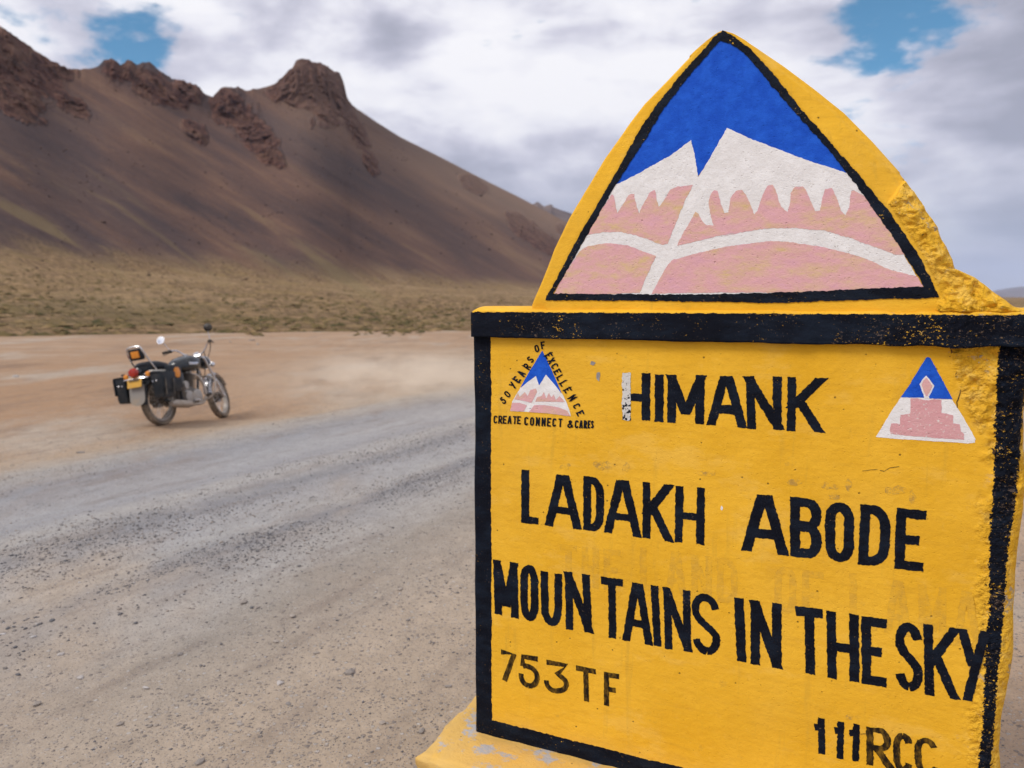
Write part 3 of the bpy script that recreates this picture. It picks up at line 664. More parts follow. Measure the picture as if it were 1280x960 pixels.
# --- panel body
nx, nz = 330, 270
xs = np.linspace(XL, XR, nx); zs = np.linspace(ZB, ZCB+.006, nz); PXg, PZg = np.meshgrid(xs, zs)
def edge_round(e, r): q = np.clip(1-e/r, 0, 1); return r*(1-np.sqrt(1-q*q*.999))
cw = .012*fbm(PZg*5, 0, 0, 3, 70)
PXw = PXg + cw*sstep(PXg, XR-.25, XR) + .004*fbm(PZg*4, 3, 0, 3, 71)*(1-sstep(PXg, XL, XL+.05))
rgh = sstep(PXg + .03*fbm(PXg*22, PZg*22, 0, 4, 72), XIN_R-.040, XIN_R+.005)
tri_c = hp(1205, 470)
patch = 1-sstep(np.hypot((PXg-tri_c[0]-.012)/.055, (PZg-tri_c[1])/.16) + .35*fbm(PXg*25, PZg*25, 0, 4, 73), .8, 1.1)
xlim = np.interp(PZg[:, :1], [hp(1224, 556)[1], hp(1197, 500)[1], hp(1178, 440)[1]], [hp(1224, 556)[0], hp(1197, 500)[0], hp(1178, 440)[0]])
emb = sstep(PXg, xlim+.004, xlim+.022)
rgh = np.maximum(rgh, patch)
rgh = rgh*np.where(PZg > hp(1224, 560)[1], emb, 1)
nse = .0075*fbm(PXg*50, PZg*50, 0, 4, 74) + .004*fbm(PXg*110, PZg*110, 0, 3, 75) + .002*fbm(PXg*14, PZg*14, 0, 2, 76)
zY = hp(1200, 640)[1]; lowm = 1-sstep(PZg, zY-.02, zY+.04)
nse = nse*(1-lowm) + lowm*np.clip(nse, 0, 1)*.6
PYg = edge_round(PXg-XL, .008) + edge_round(XR-PXg, .045) + rgh*nse*1.3
bag('panel', PXw, PYg, PZg, TH, MAT_PANEL, rgh)
# --- cap band: profile swept along x
nxp = 420; xs = np.linspace(XL-.001, XR+.03, nxp)
prof = []
for t in np.linspace(0, 1, 4): prof.append((.012-.030*t, ZCB))
for t in np.linspace(0, 1, 16)[1:]: prof.append((-.018, ZCB+(ZCT-ZCB)*t))
for t in np.linspace(0, 1, 22)[1:]: prof.append((-.018+.075*t, ZCT+.001+.013*(1-(1-t)**1.6)))
for t in np.linspace(0, 1, 10)[1:]: prof.append((.057+(TH+.01-.057)*t, ZCT+.014))
prof.append((TH+.01, ZCB)); prof = np.array(prof)
kk = np.arange(len(prof)); rb = sstep(xs, hp(900, 405)[0], hp(1180, 405)[0])[None, :]
Yc = prof[:, 0][:, None] + 0*xs[None, :]; Zc = prof[:, 1][:, None] + 0*xs[None, :]; Xc = xs[None, :] + 0*Yc
amp = .0012 + .0035*rb
Yc = Yc + amp*fbm(Xc*26, Zc*26, Yc*10, 4, 80)*1.2 + rb*.008*fbm(Xc*9, Zc*9, 0, 3, 81)
Zc = Zc + (.0022+.004*rb)*fbm(Xc*16, Yc*12, kk[:, None]*.02, 4, 82) - .004*rb*np.clip(fbm(Xc*30, 0, 0, 2, 86), 0, 1)*(Zc > ZCB+.05)
endr = (1-sstep(Xc-xs[0], 0, .012))
Yc = Yc + endr*.006*(prof[:, 0] < .05)[:, None]; Zc = Zc - endr*.005*(prof[:, 1] > (ZCB+ZCT)/2)[:, None]
V = np.stack([Xc, Yc, Zc], -1).reshape(-1, 3); F = grid_faces(len(prof), nxp)
wrap = np.stack([(len(prof)-1)*nxp+np.arange(nxp-1), (len(prof)-1)*nxp+np.arange(1, nxp), np.arange(1, nxp), np.arange(nxp-1)], -1)
caps = []; V = np.concatenate([V, V[0::nxp].mean(0, keepdims=True), V[nxp-1::nxp].mean(0, keepdims=True)])
L0 = np.arange(len(prof))*nxp; L1 = L0+nxp-1; ce = len(V)-2
c0_ = np.stack([L0, np.roll(L0, -1), np.full(len(L0), ce)], -1); c1_ = np.stack([np.roll(L1, -1), L1, np.full(len(L1), ce+1)], -1)
tri = np.concatenate([c0_, c1_]); quads = np.concatenate([F, wrap])
alltri = np.concatenate([quads[:, [0, 1, 2]], quads[:, [0, 2, 3]], tri])
o = pymesh('cap_band', V, alltri, MAT_CAP, stone, smooth=True)
ra = np.zeros(len(V)); ra[:len(prof)*nxp] = (.75*rb*np.ones_like(Yc)*(.35+.65*rb)).ravel(); setattr_f(o, 'rough', ra)

# --- pointed top
SIL_L = [(665, 389), (665, 382), (677.8, 352.5), (693.6, 311), (711.5, 273), (735, 234), (757, 198), (786.7, 156.6), (806.5, 131), (838, 99), (869.8, 66.5), (885, 53.5), (897.5, 44.5), (905, 41)]
SIL_R = [(1305, 398), (1280, 388), (1265, 383), (1241, 364), (1217, 347), (1195, 337), (1185, 315), (1173.6, 289), (1153.8, 253.6), (1126, 214), (1090.4, 174.4), (1054.8, 138.8), (1019, 111), (979.6, 83), (940, 58), (920, 47.5), (905, 41)]
OUT_L = [(905, 39.5), (893.6, 45.7), (850, 95), (818, 135), (796.6, 168), (765, 226), (727, 289), (700, 340), (682, 375)]
OUT_R = [(905, 39.5), (916, 44), (940, 63.5), (963.7, 89), (999, 133), (1058.8, 202), (1110, 261.5), (1146, 315), (1168, 358), (1173.6, 371)]
INN_L = [(901.5, 50), (858, 99), (828, 139), (808.5, 172), (767, 236), (735, 293), (708, 340), (691.7, 367)]
INN_R = [(901.5, 50), (911, 54), (926, 64), (940, 77.4), (979.6, 125), (1031, 182), (1074.6, 237.7), (1114, 293), (1155.7, 358)]
sl_, sr_ = hpl(SIL_L, .02), hpl(SIL_R, .035)
apx = hp(905, 41, .02); sl_[-1] = apx; sr_[-1] = apx
zb0 = ZCT - .02
nzr, nxr = 250, 300
zr_ = zb0 + (apx[1]-.0015-zb0)*np.linspace(0, 1, nzr)
xl_ = np.interp(zr_, sl_[:, 1], sl_[:, 0]); xr_ = np.interp(zr_, sr_[:, 1], sr_[:, 0])
xr_ = xr_ + .0035*fbm(zr_*40, 0, 0, 3, 90)*(zr_ < hp(1126, 214, .03)[1]); xl_ = xl_ + .0012*fbm(zr_*25, 0, 0, 3, 91)
tq = np.linspace(0, 1, nxr)
GX = xl_[:, None] + (xr_-xl_)[:, None]*tq[None, :]; GZ = np.repeat(zr_[:, None], nxr, 1)
def dist_poly(X_, Z_, P_):
    best = np.full(X_.shape, 1e9)
    for a, b in zip(P_[:-1], P_[1:]):
        ab = b-a; t = np.clip(((X_-a[0])*ab[0]+(Z_-a[1])*ab[1])/(ab@ab), 0, 1)
        best = np.minimum(best, np.hypot(X_-a[0]-t*ab[0], Z_-a[1]-t*ab[1]))
    return best
ol, orr = hpl(OUT_L), hpl(OUT_R)
xo_l = np.interp(GZ, ol[::-1, 1], ol[::-1, 0]); xo_r = np.interp(GZ, orr[::-1, 1], orr[::-1, 0])
dL = dist_poly(GX, GZ, ol)*(GX < xo_l); dR = dist_poly(GX, GZ, orr)*(GX > xo_r)
brk = hp(1118, 238, .03)
brk = hp(1117, 246, .03)
roughR = (1-sstep(GZ - 1.7*(GX-brk[0]) + .012*fbm(GX*22, GZ*22, 0, 3, 92), brk[1]-.005, brk[1]+.005))*(dR > 0)*sstep(dR, 0, .012)
eR = xr_[:, None]-GX; eL = GX-xl_[:, None]
smoothR = .60*np.maximum(dR-.004, 0)
lip = .010*sstep(dR, .0, .02)*(1-sstep(eR, .012, .03))
qd_ = dR - .56*(dR+eR)*(GZ > hp(1195, 337, .03)[1]) - .9*(dR+eR)*(GZ <= hp(1195, 337, .03)[1])
roughy = .10*dR + 1.1*np.maximum(qd_, 0) - .008*sstep(dR, 0, .03) + (.010*fbm(GX*13, GZ*13, 0, 4, 93) + .006*ridged(GX*24, GZ*20, 0, 3, 94) + .009*fbm(GX*58, GZ*58, 0, 3, 96) + .005*fbm(GX*120, GZ*120, 0, 2, 97))*sstep(dR, .0, .03)
roughy = roughy - .022*(1-sstep(GZ, ZCT+.01, ZCT+.07))*sstep(dR, .0, .05)
GY = .20*np.maximum(dL-.006, 0) + smoothR*(1-roughR) + lip*(1-roughR) + roughy*roughR + edge_round(eL, .012)*(zr_ < apx[1]-.05)[:, None] + edge_round(eR, .010)*(dR > .01)
GY = GY + .0004*fbm(GX*60, GZ*60, 0, 3, 95)*0
GY = np.minimum(GY, .14)
GY = np.where(GZ < ZCT+.003, np.maximum(GY, .0), GY)
low_ = 1-sstep(GZ, ZCT+.012, ZCT+.05)
bag('pointed_top', GX, GY, GZ, TH, MAT_YEL, roughR)

# --- plinth
pc = np.array([513., 945.]); d_ = loc2(ray(*pc)); t = (ZB+.004-CAML[2])/d_[2]; PXC, PYC = CAML[0]+d_[0]*t, CAML[1]+d_[1]*t
bmn = bmesh.new()
PW, PD = XR + (XL-PXC), TH + .16
bmesh.ops.create_cube(bmn, size=1)
bmesh.ops.subdivide_edges(bmn, edges=bmn.edges[:], cuts=60, use_grid_fill=True)
x0_, x1_, y0_, y1_, z0_, z1_ = PXC, PW, PYC, PD, -.45, ZB+.004
vv = np.array([v.co[:] for v in bmn.verts]) + .5
X1 = x0_+(x1_-x0_)*vv[:, 0]; Y1 = y0_+(y1_-y0_)*vv[:, 1]; Z1 = z0_+(z1_-z0_)*vv[:, 2]**.6
e1 = np.minimum(np.minimum(X1-x0_, x1_-X1), np.minimum(Y1-y0_, y1_-Y1)); top_e = 1-sstep(e1, 0, .03)
n3_ = fbm(X1*9, Y1*9, Z1*9, 4, 99); n4_ = fbm(X1*35, Y1*35, Z1*35, 3, 98)
cx_, cy_ = (x0_+x1_)/2, (y0_+y1_)/2
sh = 1-sstep(e1, 0, .02)
X1 += -np.sign(X1-cx_)*sh*(.012+.018*n3_+.006*n4_)*(np.minimum(X1-x0_, x1_-X1) < .02); Y1 += -np.sign(Y1-cy_)*sh*(.012+.018*n3_+.006*n4_)*(np.minimum(Y1-y0_, y1_-Y1) < .02)
Z1 += (Z1 > ZB-.05)*(-top_e*.010*(1+n3_*2) + .003*n4_)
for v, a, b, c in zip(bmn.verts, X1, Y1, Z1): v.co = (a, b, c)
me = bpy.data.meshes.new('plinth'); bmn.to_mesh(me); bmn.free()
for pl in me.polygons: pl.use_smooth = True
mpl, nt = material('worn_yellow_plinth'); P = objco(nt); y_, pit = yellow(nt, P, 0.0)
g1 = nt.step(nt.m('ADD', nt.noise(P, 8.0, 7, .68), nt.m('MULTIPLY', nt.noise(P, 2.2, 3, .5), .25)), .66, .74)
dusty = nt.mix(nt.step(nt.noise(P, 5.0, 6, .65), .35, .65), nt.mix(.35, y_, (.46, .34, .20)), nt.mix(.15, y_, (.50, .36, .20)))
nt.out(nt.mix(g1, dusty, (.42, .41, .42)), .85, plaster(nt, P, .35, pit))
link('plinth', me, mpl, stone)

# ------------------------------------------------------------------ flat paint on the face
prng = random.Random(11)
def resample(pts, step_):
    out = []
    n_p = len(pts)
    for i in range(n_p):
        a, b = np.array(pts[i]), np.array(pts[(i+1) % n_p]); L = np.hypot(*(b-a)); k_ = max(1, int(L/step_))
        for j in range(k_): out.append(a+(b-a)*j/k_)
    return out
def jitter(P_, amp, seed):
    P_ = np.array(P_)
    return P_ + amp*np.stack([vnoise(P_[:, 0]*260, P_[:, 1]*260, seed, 1)+.8*vnoise(P_[:, 0]*70, P_[:, 1]*70, seed, 3), vnoise(P_[:, 0]*260, P_[:, 1]*260, seed, 2)+.8*vnoise(P_[:, 0]*70, P_[:, 1]*70, seed, 4)], -1)
def paint(name, polys, mat, layer, step_=.004, amp=.0010):
    """polys: outlines in face coordinates; overlapping outlines are merged into one flat coat of paint"""
    vc, fc, b = [], [], 0
    for q in polys:
        q = [np.array(p_, float) for p_ in q]
        if sum(q[i-1][0]*q[i][1]-q[i][0]*q[i-1][1] for i in range(len(q))) < 0: q = q[::-1]
        q = jitter(resample(q, step_), amp, 0); vc += [Vector((float(a), float(c_))) for a, c_ in q]
        fc.append(list(range(b, b+len(q)))); b += len(q)
    r_ = geometry.delaunay_2d_cdt(vc, [], fc, 1, 1e-6)
    vs_ = [(v.x, -layer, v.y) for v in r_[0]]; f_ = [f for f, og in zip(r_[2], r_[5]) if len(og)]
    if not f_: return None
    me = bpy.data.meshes.new(name); me.from_pydata(vs_, [], [list(f) for f in f_]); me.update()
    for pl in me.polygons:                                             # all facing out of the stone
        pass
    bm = bmesh.new(); bm.from_mesh(me)
    for f in bm.faces:
        f.normal_update()
        if f.normal.y > 0: f.normal_flip()
    bm.to_mesh(me); bm.free()
    return link(name, me, mat, stone)
def Q(pts, o=(0, 0), k=1.0): return hpl(pts, 0.0, o, k)
# emblem on the pointed top
z1o, z1k = (660, 20), 2.526
z6, k6 = (680, 220), 5.333; z7, k7 = (900, 200), 4.571
blue_p = Q([(901.5, 47), (858, 97), (828, 137), (806, 172), (764, 236)]+[(770, 233), (800, 218), (840, 195), (863, 176), (868, 198), (873, 220), (885, 202), (900, 176), (909, 161), (940, 175), (1000, 198), (1063, 219), (1031, 180), (979.6, 123), (940, 75), (926, 62), (911, 52)])
paint('blue_sky_paint', [blue_p], MAT_BLUE, .0006)
snow = Q([(766, 237), (770, 231), (800, 216), (840, 193), (864, 175), (869, 198), (873, 221), (885, 202), (900, 175), (909, 160), (940, 174), (1000, 197), (1063, 218), (1074.6, 236), (1114, 292), (1153, 358), (1100, 366), (900, 368), (694, 369), (708, 340), (735, 293)])
paint('snow_paint', [snow], MAT_WHITE, .0011)
pk1 = Q([(765, 243), (768, 246), (770, 258), (772, 267), (778, 257), (786, 244), (789, 242), (793, 243), (796, 258), (799, 267), (804, 256), (812, 241), (819, 238), (821, 250), (824, 258), (830, 250), (838, 237), (845, 234), (866, 231), (857, 250), (846, 276), (835, 304), (829, 306), (815, 301), (795, 294), (776, 290), (757, 290), (733, 294), (747, 270)])
pk2 = Q([(725, 314), (735, 308), (758, 304), (785, 307), (800, 313), (820, 320), (810, 342), (800, 366), (750, 368), (692, 369), (706, 343)])
k7_ = lambda L: [(900+a/4.571, 200+b/4.571) for a, b in L]; k6_ = lambda L: [(680+a/5.333, 220+b/5.333) for a, b in L]
pk3 = Q(k6_([(885, 465), (930, 380), (1010, 240), (1030, 250), (1060, 310), (1090, 328), (1130, 330), (1112, 270), (1098, 180), (1110, 120), (1135, 95), (1155, 100), (1180, 190), (1205, 245), (1225, 235)])
        + k7_([(20, 305), (50, 300), (60, 220), (90, 175), (125, 172), (150, 200), (195, 310), (215, 290), (240, 210), (270, 150), (300, 140), (320, 170), (345, 260), (385, 300), (400, 260), (405, 190), (430, 155), (475, 152), (500, 190), (545, 295), (570, 290), (585, 220), (600, 170), (640, 160), (660, 200), (690, 290), (715, 315), (740, 270), (748, 180), (765, 175), (820, 205), (870, 265), (960, 390), (1060, 540), (1000, 540), (860, 490), (760, 450), (600, 405), (430, 388), (250, 392), (120, 415), (0, 440)]) + k6_([(1280, 380), (1150, 400), (1000, 440)]))
pk4 = Q(k6_([(720, 785), (770, 690), (825, 590), (860, 560), (1000, 520), (1150, 485), (1280, 460)]) + k7_([(0, 500), (150, 480), (290, 462), (420, 472), (600, 500), (760, 540), (870, 580), (980, 630), (1080, 655), (1125, 665), (1165, 722), (1000, 735), (600, 755), (0, 757)]) + k6_([(1000, 778)]))
paint('pink_slope_paint', [pk1, pk2, pk3, pk4], MAT_PINK, .0016)
BOT = [(1173.6, 372), (1100, 374), (1020, 377), (960, 379), (900, 377.5), (800, 376), (740, 375.5), (682, 375.5)]
BIN = [(691.7, 367), (760, 367.6), (840, 368), (900, 367.5), (960, 366), (1020, 364), (1080, 361), (1155.7, 358)]
band_polys = [Q(OUT_L + [(x, y) for x, y in INN_L[::-1]]), Q(OUT_R + [(x, y) for x, y in INN_R[::-1]]), Q([(903, 38.8), (911, 42), (912, 55), (901.5, 51), (896, 54), (896, 43)]), Q(BOT + BIN), Q([(682, 375.5), (684, 369), (692, 366), (694, 374)]), Q([(1156, 357.5), (1166, 355), (1173.6, 371.5), (1150, 372)])]
paint('black_triangle_outline', band_polys, MAT_EDGE, .0021, amp=.0014)

# ---- glyphs: strokes in a unit box
def arc(cx, cy, rx, ry, a0, a1, n=10): return [(cx+rx*math.cos(R(a0+(a1-a0)*i/n)), cy+ry*math.sin(R(a0+(a1-a0)*i/n))) for i in range(n+1)]
G = {
 'A': [[(0, 0), (.40, 1)], [(1, 0), (.60, 1)], [(.17, .30), (.83, .30)]],
 'B': [[(0, 0), (0, 1)], [(0, 1), (.55, 1)]+arc(.62, .775, .38, .225, 80, -80)+[(.5, .55), (0, .55)], [(0, .52), (.5, .52)]+arc(.62, .26, .38, .26, 80, -80)+[(.5, 0), (0, 0)]],
 'C': [arc(.5, .72, .5, .28, 15, 90, 6)+arc(.5, .72, .5, .28, 90, 180, 6)+arc(.5, .28, .5, .28, 180, 345, 12)],
 'D': [[(0, 0), (0, 1)], [(0, 1), (.35, 1)]+arc(.4, .68, .6, .32, 85, 0, 7)+arc(.4, .32, .6, .32, 0, -85, 7)+[(.3, 0), (0, 0)]],
 'E': [[(0, 0), (0, 1)], [(0, 1), (1, 1)], [(0, .5), (.72, .5)], [(0, 0), (1, 0)]],
 'F': [[(0, 0), (0, 1)], [(0, 1), (1, 1)], [(0, .5), (.7, .5)]],
 'H': [[(0, 0), (0, 1)], [(1, 0), (1, 1)], [(0, .48), (1, .48)]],
 'I': [[(.5, 0), (.5, 1)]],
 'K': [[(0, 0), (0, 1)], [(0, .42), (1, 1)], [(.28, .60), (1, 0)]],
 'L': [[(0, 0), (0, 1)], [(0, 0), (1, 0)]],
 'M': [[(0, 0), (0, 1)], [(1, 0), (1, 1)], [(.0, 1), (.5, .12)], [(1, 1), (.5, .12)]],
 'N': [[(0, 0), (0, 1)], [(1, 0), (1, 1)], [(.0, 1), (1, 0)]],
 'O': [arc(.5, .74, .5, .26, 0, 180, 12)+arc(.5, .26, .5, .26, 180, 360, 12)+[(1, .5), (1, .74)]],
 'R': [[(0, 0), (0, 1)], [(0, 1), (.5, 1)]+arc(.58, .74, .42, .26, 85, -85)+[(.5, .48), (0, .48)], [(.35, .48), (1, 0)]],
 'S': [arc(.5, .76, .5, .24, 10, 90, 5)+arc(.5, .76, .5, .24, 90, 200, 6)+[(.25, .56), (.72, .42)]+arc(.5, .24, .5, .24, 20, -90, 6)+arc(.5, .24, .5, .24, -90, -170, 5)],
 'T': [[(.5, 0), (.5, 1)], [(0, 1), (1, 1)]],
 'U': [[(0, 1), (0, .27)]+arc(.5, .26, .5, .26, 185, 355, 12)+[(1, .27), (1, 1)]],
 'X': [[(0, 0), (1, 1)], [(1, 0), (0, 1)]],
 'Y': [[(0, 1), (.5, .48)], [(1, 1), (.28, 0)]],
 '0': [arc(.5, .7, .5, .3, 0, 180, 12)+arc(.5, .3, .5, .3, 180, 360, 12)+[(1, .5), (1, .7)]],
 '1': [[(.82, 0), (.82, 1)], [(.05, .80), (.75, .80)]],
 '3': [[(0, 1), (1, 1), (.5, .60)]+arc(.42, .30, .58, .30, 62, -90, 9)+arc(.42, .30, .42, .30, -90, -185, 6)],
 '5': [[(1, 1), (.1, 1), (.1, .66)], [(.1, .66), (.3, .69)]+arc(.45, .33, .55, .34, 80, -90, 10)+arc(.45, .33, .45, .33, -90, -190, 7)],
 '7': [[(0, 1), (1, 1), (.28, 0)]],
 '&': [[(1, 0), (.35, .68)]+arc(.45, .84, .22, .16, 200, -20, 9)+[(.5, .62), (.12, .40)]+arc(.38, .2, .38, .2, 150, 300, 8)+[(.75, .15), (.95, .42)]],
}
def stroke_poly(P_, wv, wh, uext0, uext1):
    P_ = np.array(P_, float)
    if len(P_) == 2:
        d_ = P_[1]-P_[0]; L = np.hypot(*d_)
        if abs(d_[1]) > .55*abs(d_[0]):                                # upright or steep: flat ends
            w = wv*.5*(1 + .12*abs(d_[0])/L)/max(abs(d_[1])/L, .6); o_ = np.array([w, 0])
            if abs(d_[1]) > 1e-6:
                P_ = np.array([P_[0]-d_/abs(d_[1])*uext0, P_[1]+d_/abs(d_[1])*uext1])
        else:
            u = d_/L; o_ = np.array([-u[1], u[0]])*wh*.5
            P_ = np.array([P_[0]-u*wv*.45*(uext0 >= 0), P_[1]+u*wv*.45])
        return [P_[0]+o_, P_[1]+o_, P_[1]-o_, P_[0]-o_]
    a = []; b = []
    for i in range(len(P_)):
        t = P_[min(i+1, len(P_)-1)]-P_[max(i-1, 0)]; t = t/max(np.hypot(*t), 1e-9)
        w = math.hypot(wv*t[1], wh*t[0])*.5; n_v = np.array([-t[1], t[0]])*w
        a.append(P_[i]+n_v); b.append(P_[i]-n_v)
    return a, b
def letter(ch, quad, wpx, hpx=None, mat=MAT_BLACK, layer=.0007, o=(0, 0), k=1.0, amp=.0012, step_=.003, name='letter', chip=None):
    """quad: TL, TR, BR, BL corners of the letter's box; wpx: stroke widths in photograph pixels"""
    q = Q(quad, o, k); hpx = hpx or wpx*.7
    cxp = sum(a for a, b in quad)/4/k+o[0]; cyp = sum(b for a, b in quad)/4/k+o[1]
    unit = np.hypot(*(hp(cxp+1, cyp)-hp(cxp-1, cyp)))/2; unitv = np.hypot(*(hp(cxp, cyp+1)-hp(cxp, cyp-1)))/2
    wv, wh = wpx*unit, hpx*unitv
    W_ = np.hypot(*(q[1]-q[0])); H_ = np.hypot(*(q[3]-q[0])); ix = min(wv/2/W_, .5); iy = min(wh/2/H_, .5)
    ex = (q[1]-q[0]+q[2]-q[3])/2; exu = ex/np.hypot(*ex)
    def mp(g):
        u = ix+(1-2*ix)*g[0]; v = iy+(1-2*iy)*g[1]
        return (q[3]*(1-u)+q[2]*u)*(1-v) + (q[0]*(1-u)+q[1]*u)*v
    outs = []
    for si, st_ in enumerate(G[ch]):
        P_ = [mp(g) for g in st_]
        if ch == 'I': P_ = [mp((.5, 0)), mp((.5, 1))]
        e0 = wh*.5 if st_[0][1] in (0, 1) else 0; e1 = wh*.5 if st_[-1][1] in (0, 1) else 0
        r_ = stroke_poly(P_, wv, wh, e0, e1)
        if isinstance(r_, list): cur = [r_]
        else:
            a, b = r_; cur = [[a[i], a[i+1], b[i+1], b[i]] for i in range(len(a)-1)]
            if ch == 'O' or ch == '0': cur.append([a[-1], a[0], b[0], b[-1]])
            a_, b_ = np.array(a), np.array(b)
        if chip == si: paint('chipped_stroke', cur, MAT_CHIP, layer+.0004, step_, amp*1.3)['label'] = 'stroke with its paint flaked to white'
        if isinstance(r_, list): outs += cur
        else: outs += cur
    # joints: segment quads of curved strokes share edges, so jitter is position-based and keeps them closed
    paint(name, outs, mat, layer, step_, amp)
def word(text, quads, wpx, hpx=None, **kw):
    i = 0
    for ch in text:
        if ch == ' ': continue
        f = quads[i]; i += 1
        letter(ch, [(f[0], f[1]), (f[2], f[3]), (f[4], f[5]), (f[6], f[7])], wpx, hpx, **kw)
def qd(a, b, c, d): return (*a, *b, *c, *d)
w1_ = [(82, 117, 243, 122, 240, 390, 82, 388), (268, 127, 318, 128, 316, 402, 268, 398), (342, 130, 553, 130, 550, 412, 337, 404), (570, 133, 787, 138, 787, 437, 570, 415), (787, 137, 992, 142, 990, 443, 797, 438), (1025, 142, 1224, 147, 1220, 462, 1022, 450)]
kw = dict(o=(760, 440), k=4.571)
f = w1_[0]; letter('H', [(f[0], f[1]), (f[2], f[3]), (f[4], f[5]), (f[6], f[7])], 10.6, 9.5, chip=0, **kw)
word('IMANK', w1_[1:], 11.0, 11, **kw)
word('LADAKH', [(58, 83, 167, 92, 166, 424, 56, 410), (207, 108, 424, 125, 424, 453, 207, 428), (440, 122, 570, 140, 565, 470, 438, 455), (570, 142, 793, 155, 793, 502, 570, 470), (804, 158, 978, 176, 985, 530, 802, 502), (1008, 182, 1188, 198, 1184, 547, 1000, 530)], 10, 9, o=(640, 570), k=4.923)
word('ABODE', [(128, 168, 385, 182, 385, 525, 128, 494), (400, 184, 580, 205, 583, 545, 400, 528), (600, 213, 768, 225, 765, 570, 600, 550), (803, 228, 975, 245, 970, 590, 785, 572), (1008, 250, 1185, 268, 1160, 615, 998, 598)], 12.8, 11.5, o=(900, 580), k=4.571)
word('MOUNTAINS', [(66, 36, 188, 55, 194, 334, 74, 308), (200, 55, 292, 72, 292, 352, 205, 338), (303, 75, 412, 92, 408, 378, 308, 360), (424, 96, 548, 115, 565, 406, 428, 386), (602, 122, 717, 137, 715, 438, 612, 425), (715, 146, 862, 165, 862, 468, 715, 440), (850, 162, 896, 170, 910, 474, 866, 466), (916, 175, 1052, 192, 1055, 502, 926, 482), (1055, 198, 1195, 218, 1204, 525, 1065, 503)], 9.4, 9.5, o=(600, 690), k=4)
word('INTHESKY', [(63, 58, 106, 65, 122, 346, 70, 342), (136, 70, 274, 87, 273, 380, 136, 355), (333, 97, 460, 113, 460, 405, 345, 395), (473, 118, 617, 136, 619, 438, 478, 416), (628, 140, 742, 157, 744, 460, 630, 440), (778, 162, 897, 178, 907, 487, 778, 465), (903, 175, 1055, 196, 1055, 512, 912, 492), (1060, 196, 1195, 212, 1180, 525, 1062, 515)], 11.8, 11.5, o=(900, 730), k=3.5556)
word('753TF', [(148, 68, 292, 100, 292, 362, 148, 335), (310, 106, 484, 135, 475, 400, 310, 370), (512, 152, 712, 185, 712, 445, 512, 410), (765, 200, 930, 235, 925, 500, 780, 480), (992, 252, 1115, 272, 1110, 545, 992, 520)], 6.2, 6.4, o=(600, 800), k=6.4, mat=MAT_THIN, amp=.0006)
word('111', [(110, 108, 204, 113, 207, 405, 115, 395), (275, 137, 358, 143, 354, 440, 265, 430), (387, 155, 487, 162, 478, 465, 385, 450)], 8.2, 8.0, o=(1000, 880), k=6.4)
word('RCC', [(530, 180, 722, 200, 745, 520, 530, 487), (745, 225, 900, 240, 905, 560, 745, 525), (915, 258, 1095, 275, 1130, 590, 915, 550)], 8.6, 6.5, o=(1000, 880), k=6.4, mat=MAT_THIN)
gk = dict(mat=MAT_GHOST, layer=.0003, name='faded_letter', amp=.0012)
def spread(text, x0, x1, yt0, yt1, h, gap_=.2):
    out = []; n_ = len(text); w = (x1-x0)/(n_-gap_)
    for i in range(n_):
        a = x0+i*w; b = a+w*(1-gap_); ya = yt0+(yt1-yt0)*(a-x0)/(x1-x0); yb = yt0+(yt1-yt0)*(b-x0)/(x1-x0)
        out.append((a, ya, b, yb, b, yb+h*(1+.25*(b-700)/500), a, ya+h*(1+.25*(a-700)/500)))
    return out
word('THE', spread('THE', 700, 776, 680, 688, 50), 8, 7, **gk)
word('LAND', spread('LAND', 800, 922, 684, 700, 50), 8, 7, **gk)
word('OF', spread('OF', 968, 1030, 706, 716, 52), 9, 8, **gk)
word('LAMA', spread('LAMA', 1062, 1226, 716, 742, 56), 9, 8, **gk)
def blobpoly(x, y, a, b, n=14, seed=0):
    r_ = random.Random(seed); return Q([(x+a*math.cos(2*math.pi*i/n)*r_.uniform(.6, 1.2), y+b*math.sin(2*math.pi*i/n)*r_.uniform(.6, 1.2)) for i in range(n)])
sm = [(755, 582, 14, 6), (783, 584, 6, 7), (707, 583, 6, 5), (884, 592, 14, 4), (993, 603, 13, 5), (1037, 607, 12, 5), (1060, 606, 5, 8), (1043, 621, 9, 4), (1119, 613, 20, 6), (1140, 622, 5, 9), (1061, 896, 6, 3.5)]
for i, (x, y, a, b) in enumerate(sm): paint('smudge', [blobpoly(x, y, a, b, 14, i)], MAT_SMUDGE, .0004, amp=.002)
for i, (x, y, a, b) in enumerate([(741, 454, 4, 3), (748, 470, 2.5, 7), (902, 635, 1.8, 3)]):
    paint('pale_scuff', [blobpoly(x, y, a, b, 10, 40+i)], MAT_WHITE if i == 2 else mcon, .0009, amp=.0008)
def crack(pts, w, o=(0, 0), k=1.0):
    a = Q(pts, o, k); L = [p_ + np.array([w, 0])*(.3+.7*math.sin(math.pi*(i+.5)/len(a))) for i, p_ in enumerate(a)]; M = [p_ - np.array([w, 0])*(.3+.7*math.sin(math.pi*(i+.5)/len(a))) for i, p_ in enumerate(a)]
    paint('crack', [L+M[::-1]], MAT_CRK, .0010, .003, .0005)
MAT_CRK, nt = material('dark_crack'); nt.out((.06, .03, .012), .95)
crack([(1201, 487), (1198.5, 496), (1196, 503), (1196.5, 510)], .0011)
crack([(1200, 452), (1198, 462), (1194, 468)], .0012)
crack([(1187, 446), (1190, 440), (1186, 432)], .0012)
crack([(1240, 560), (1243, 564), (1240, 568), (1237, 564)], .0030)
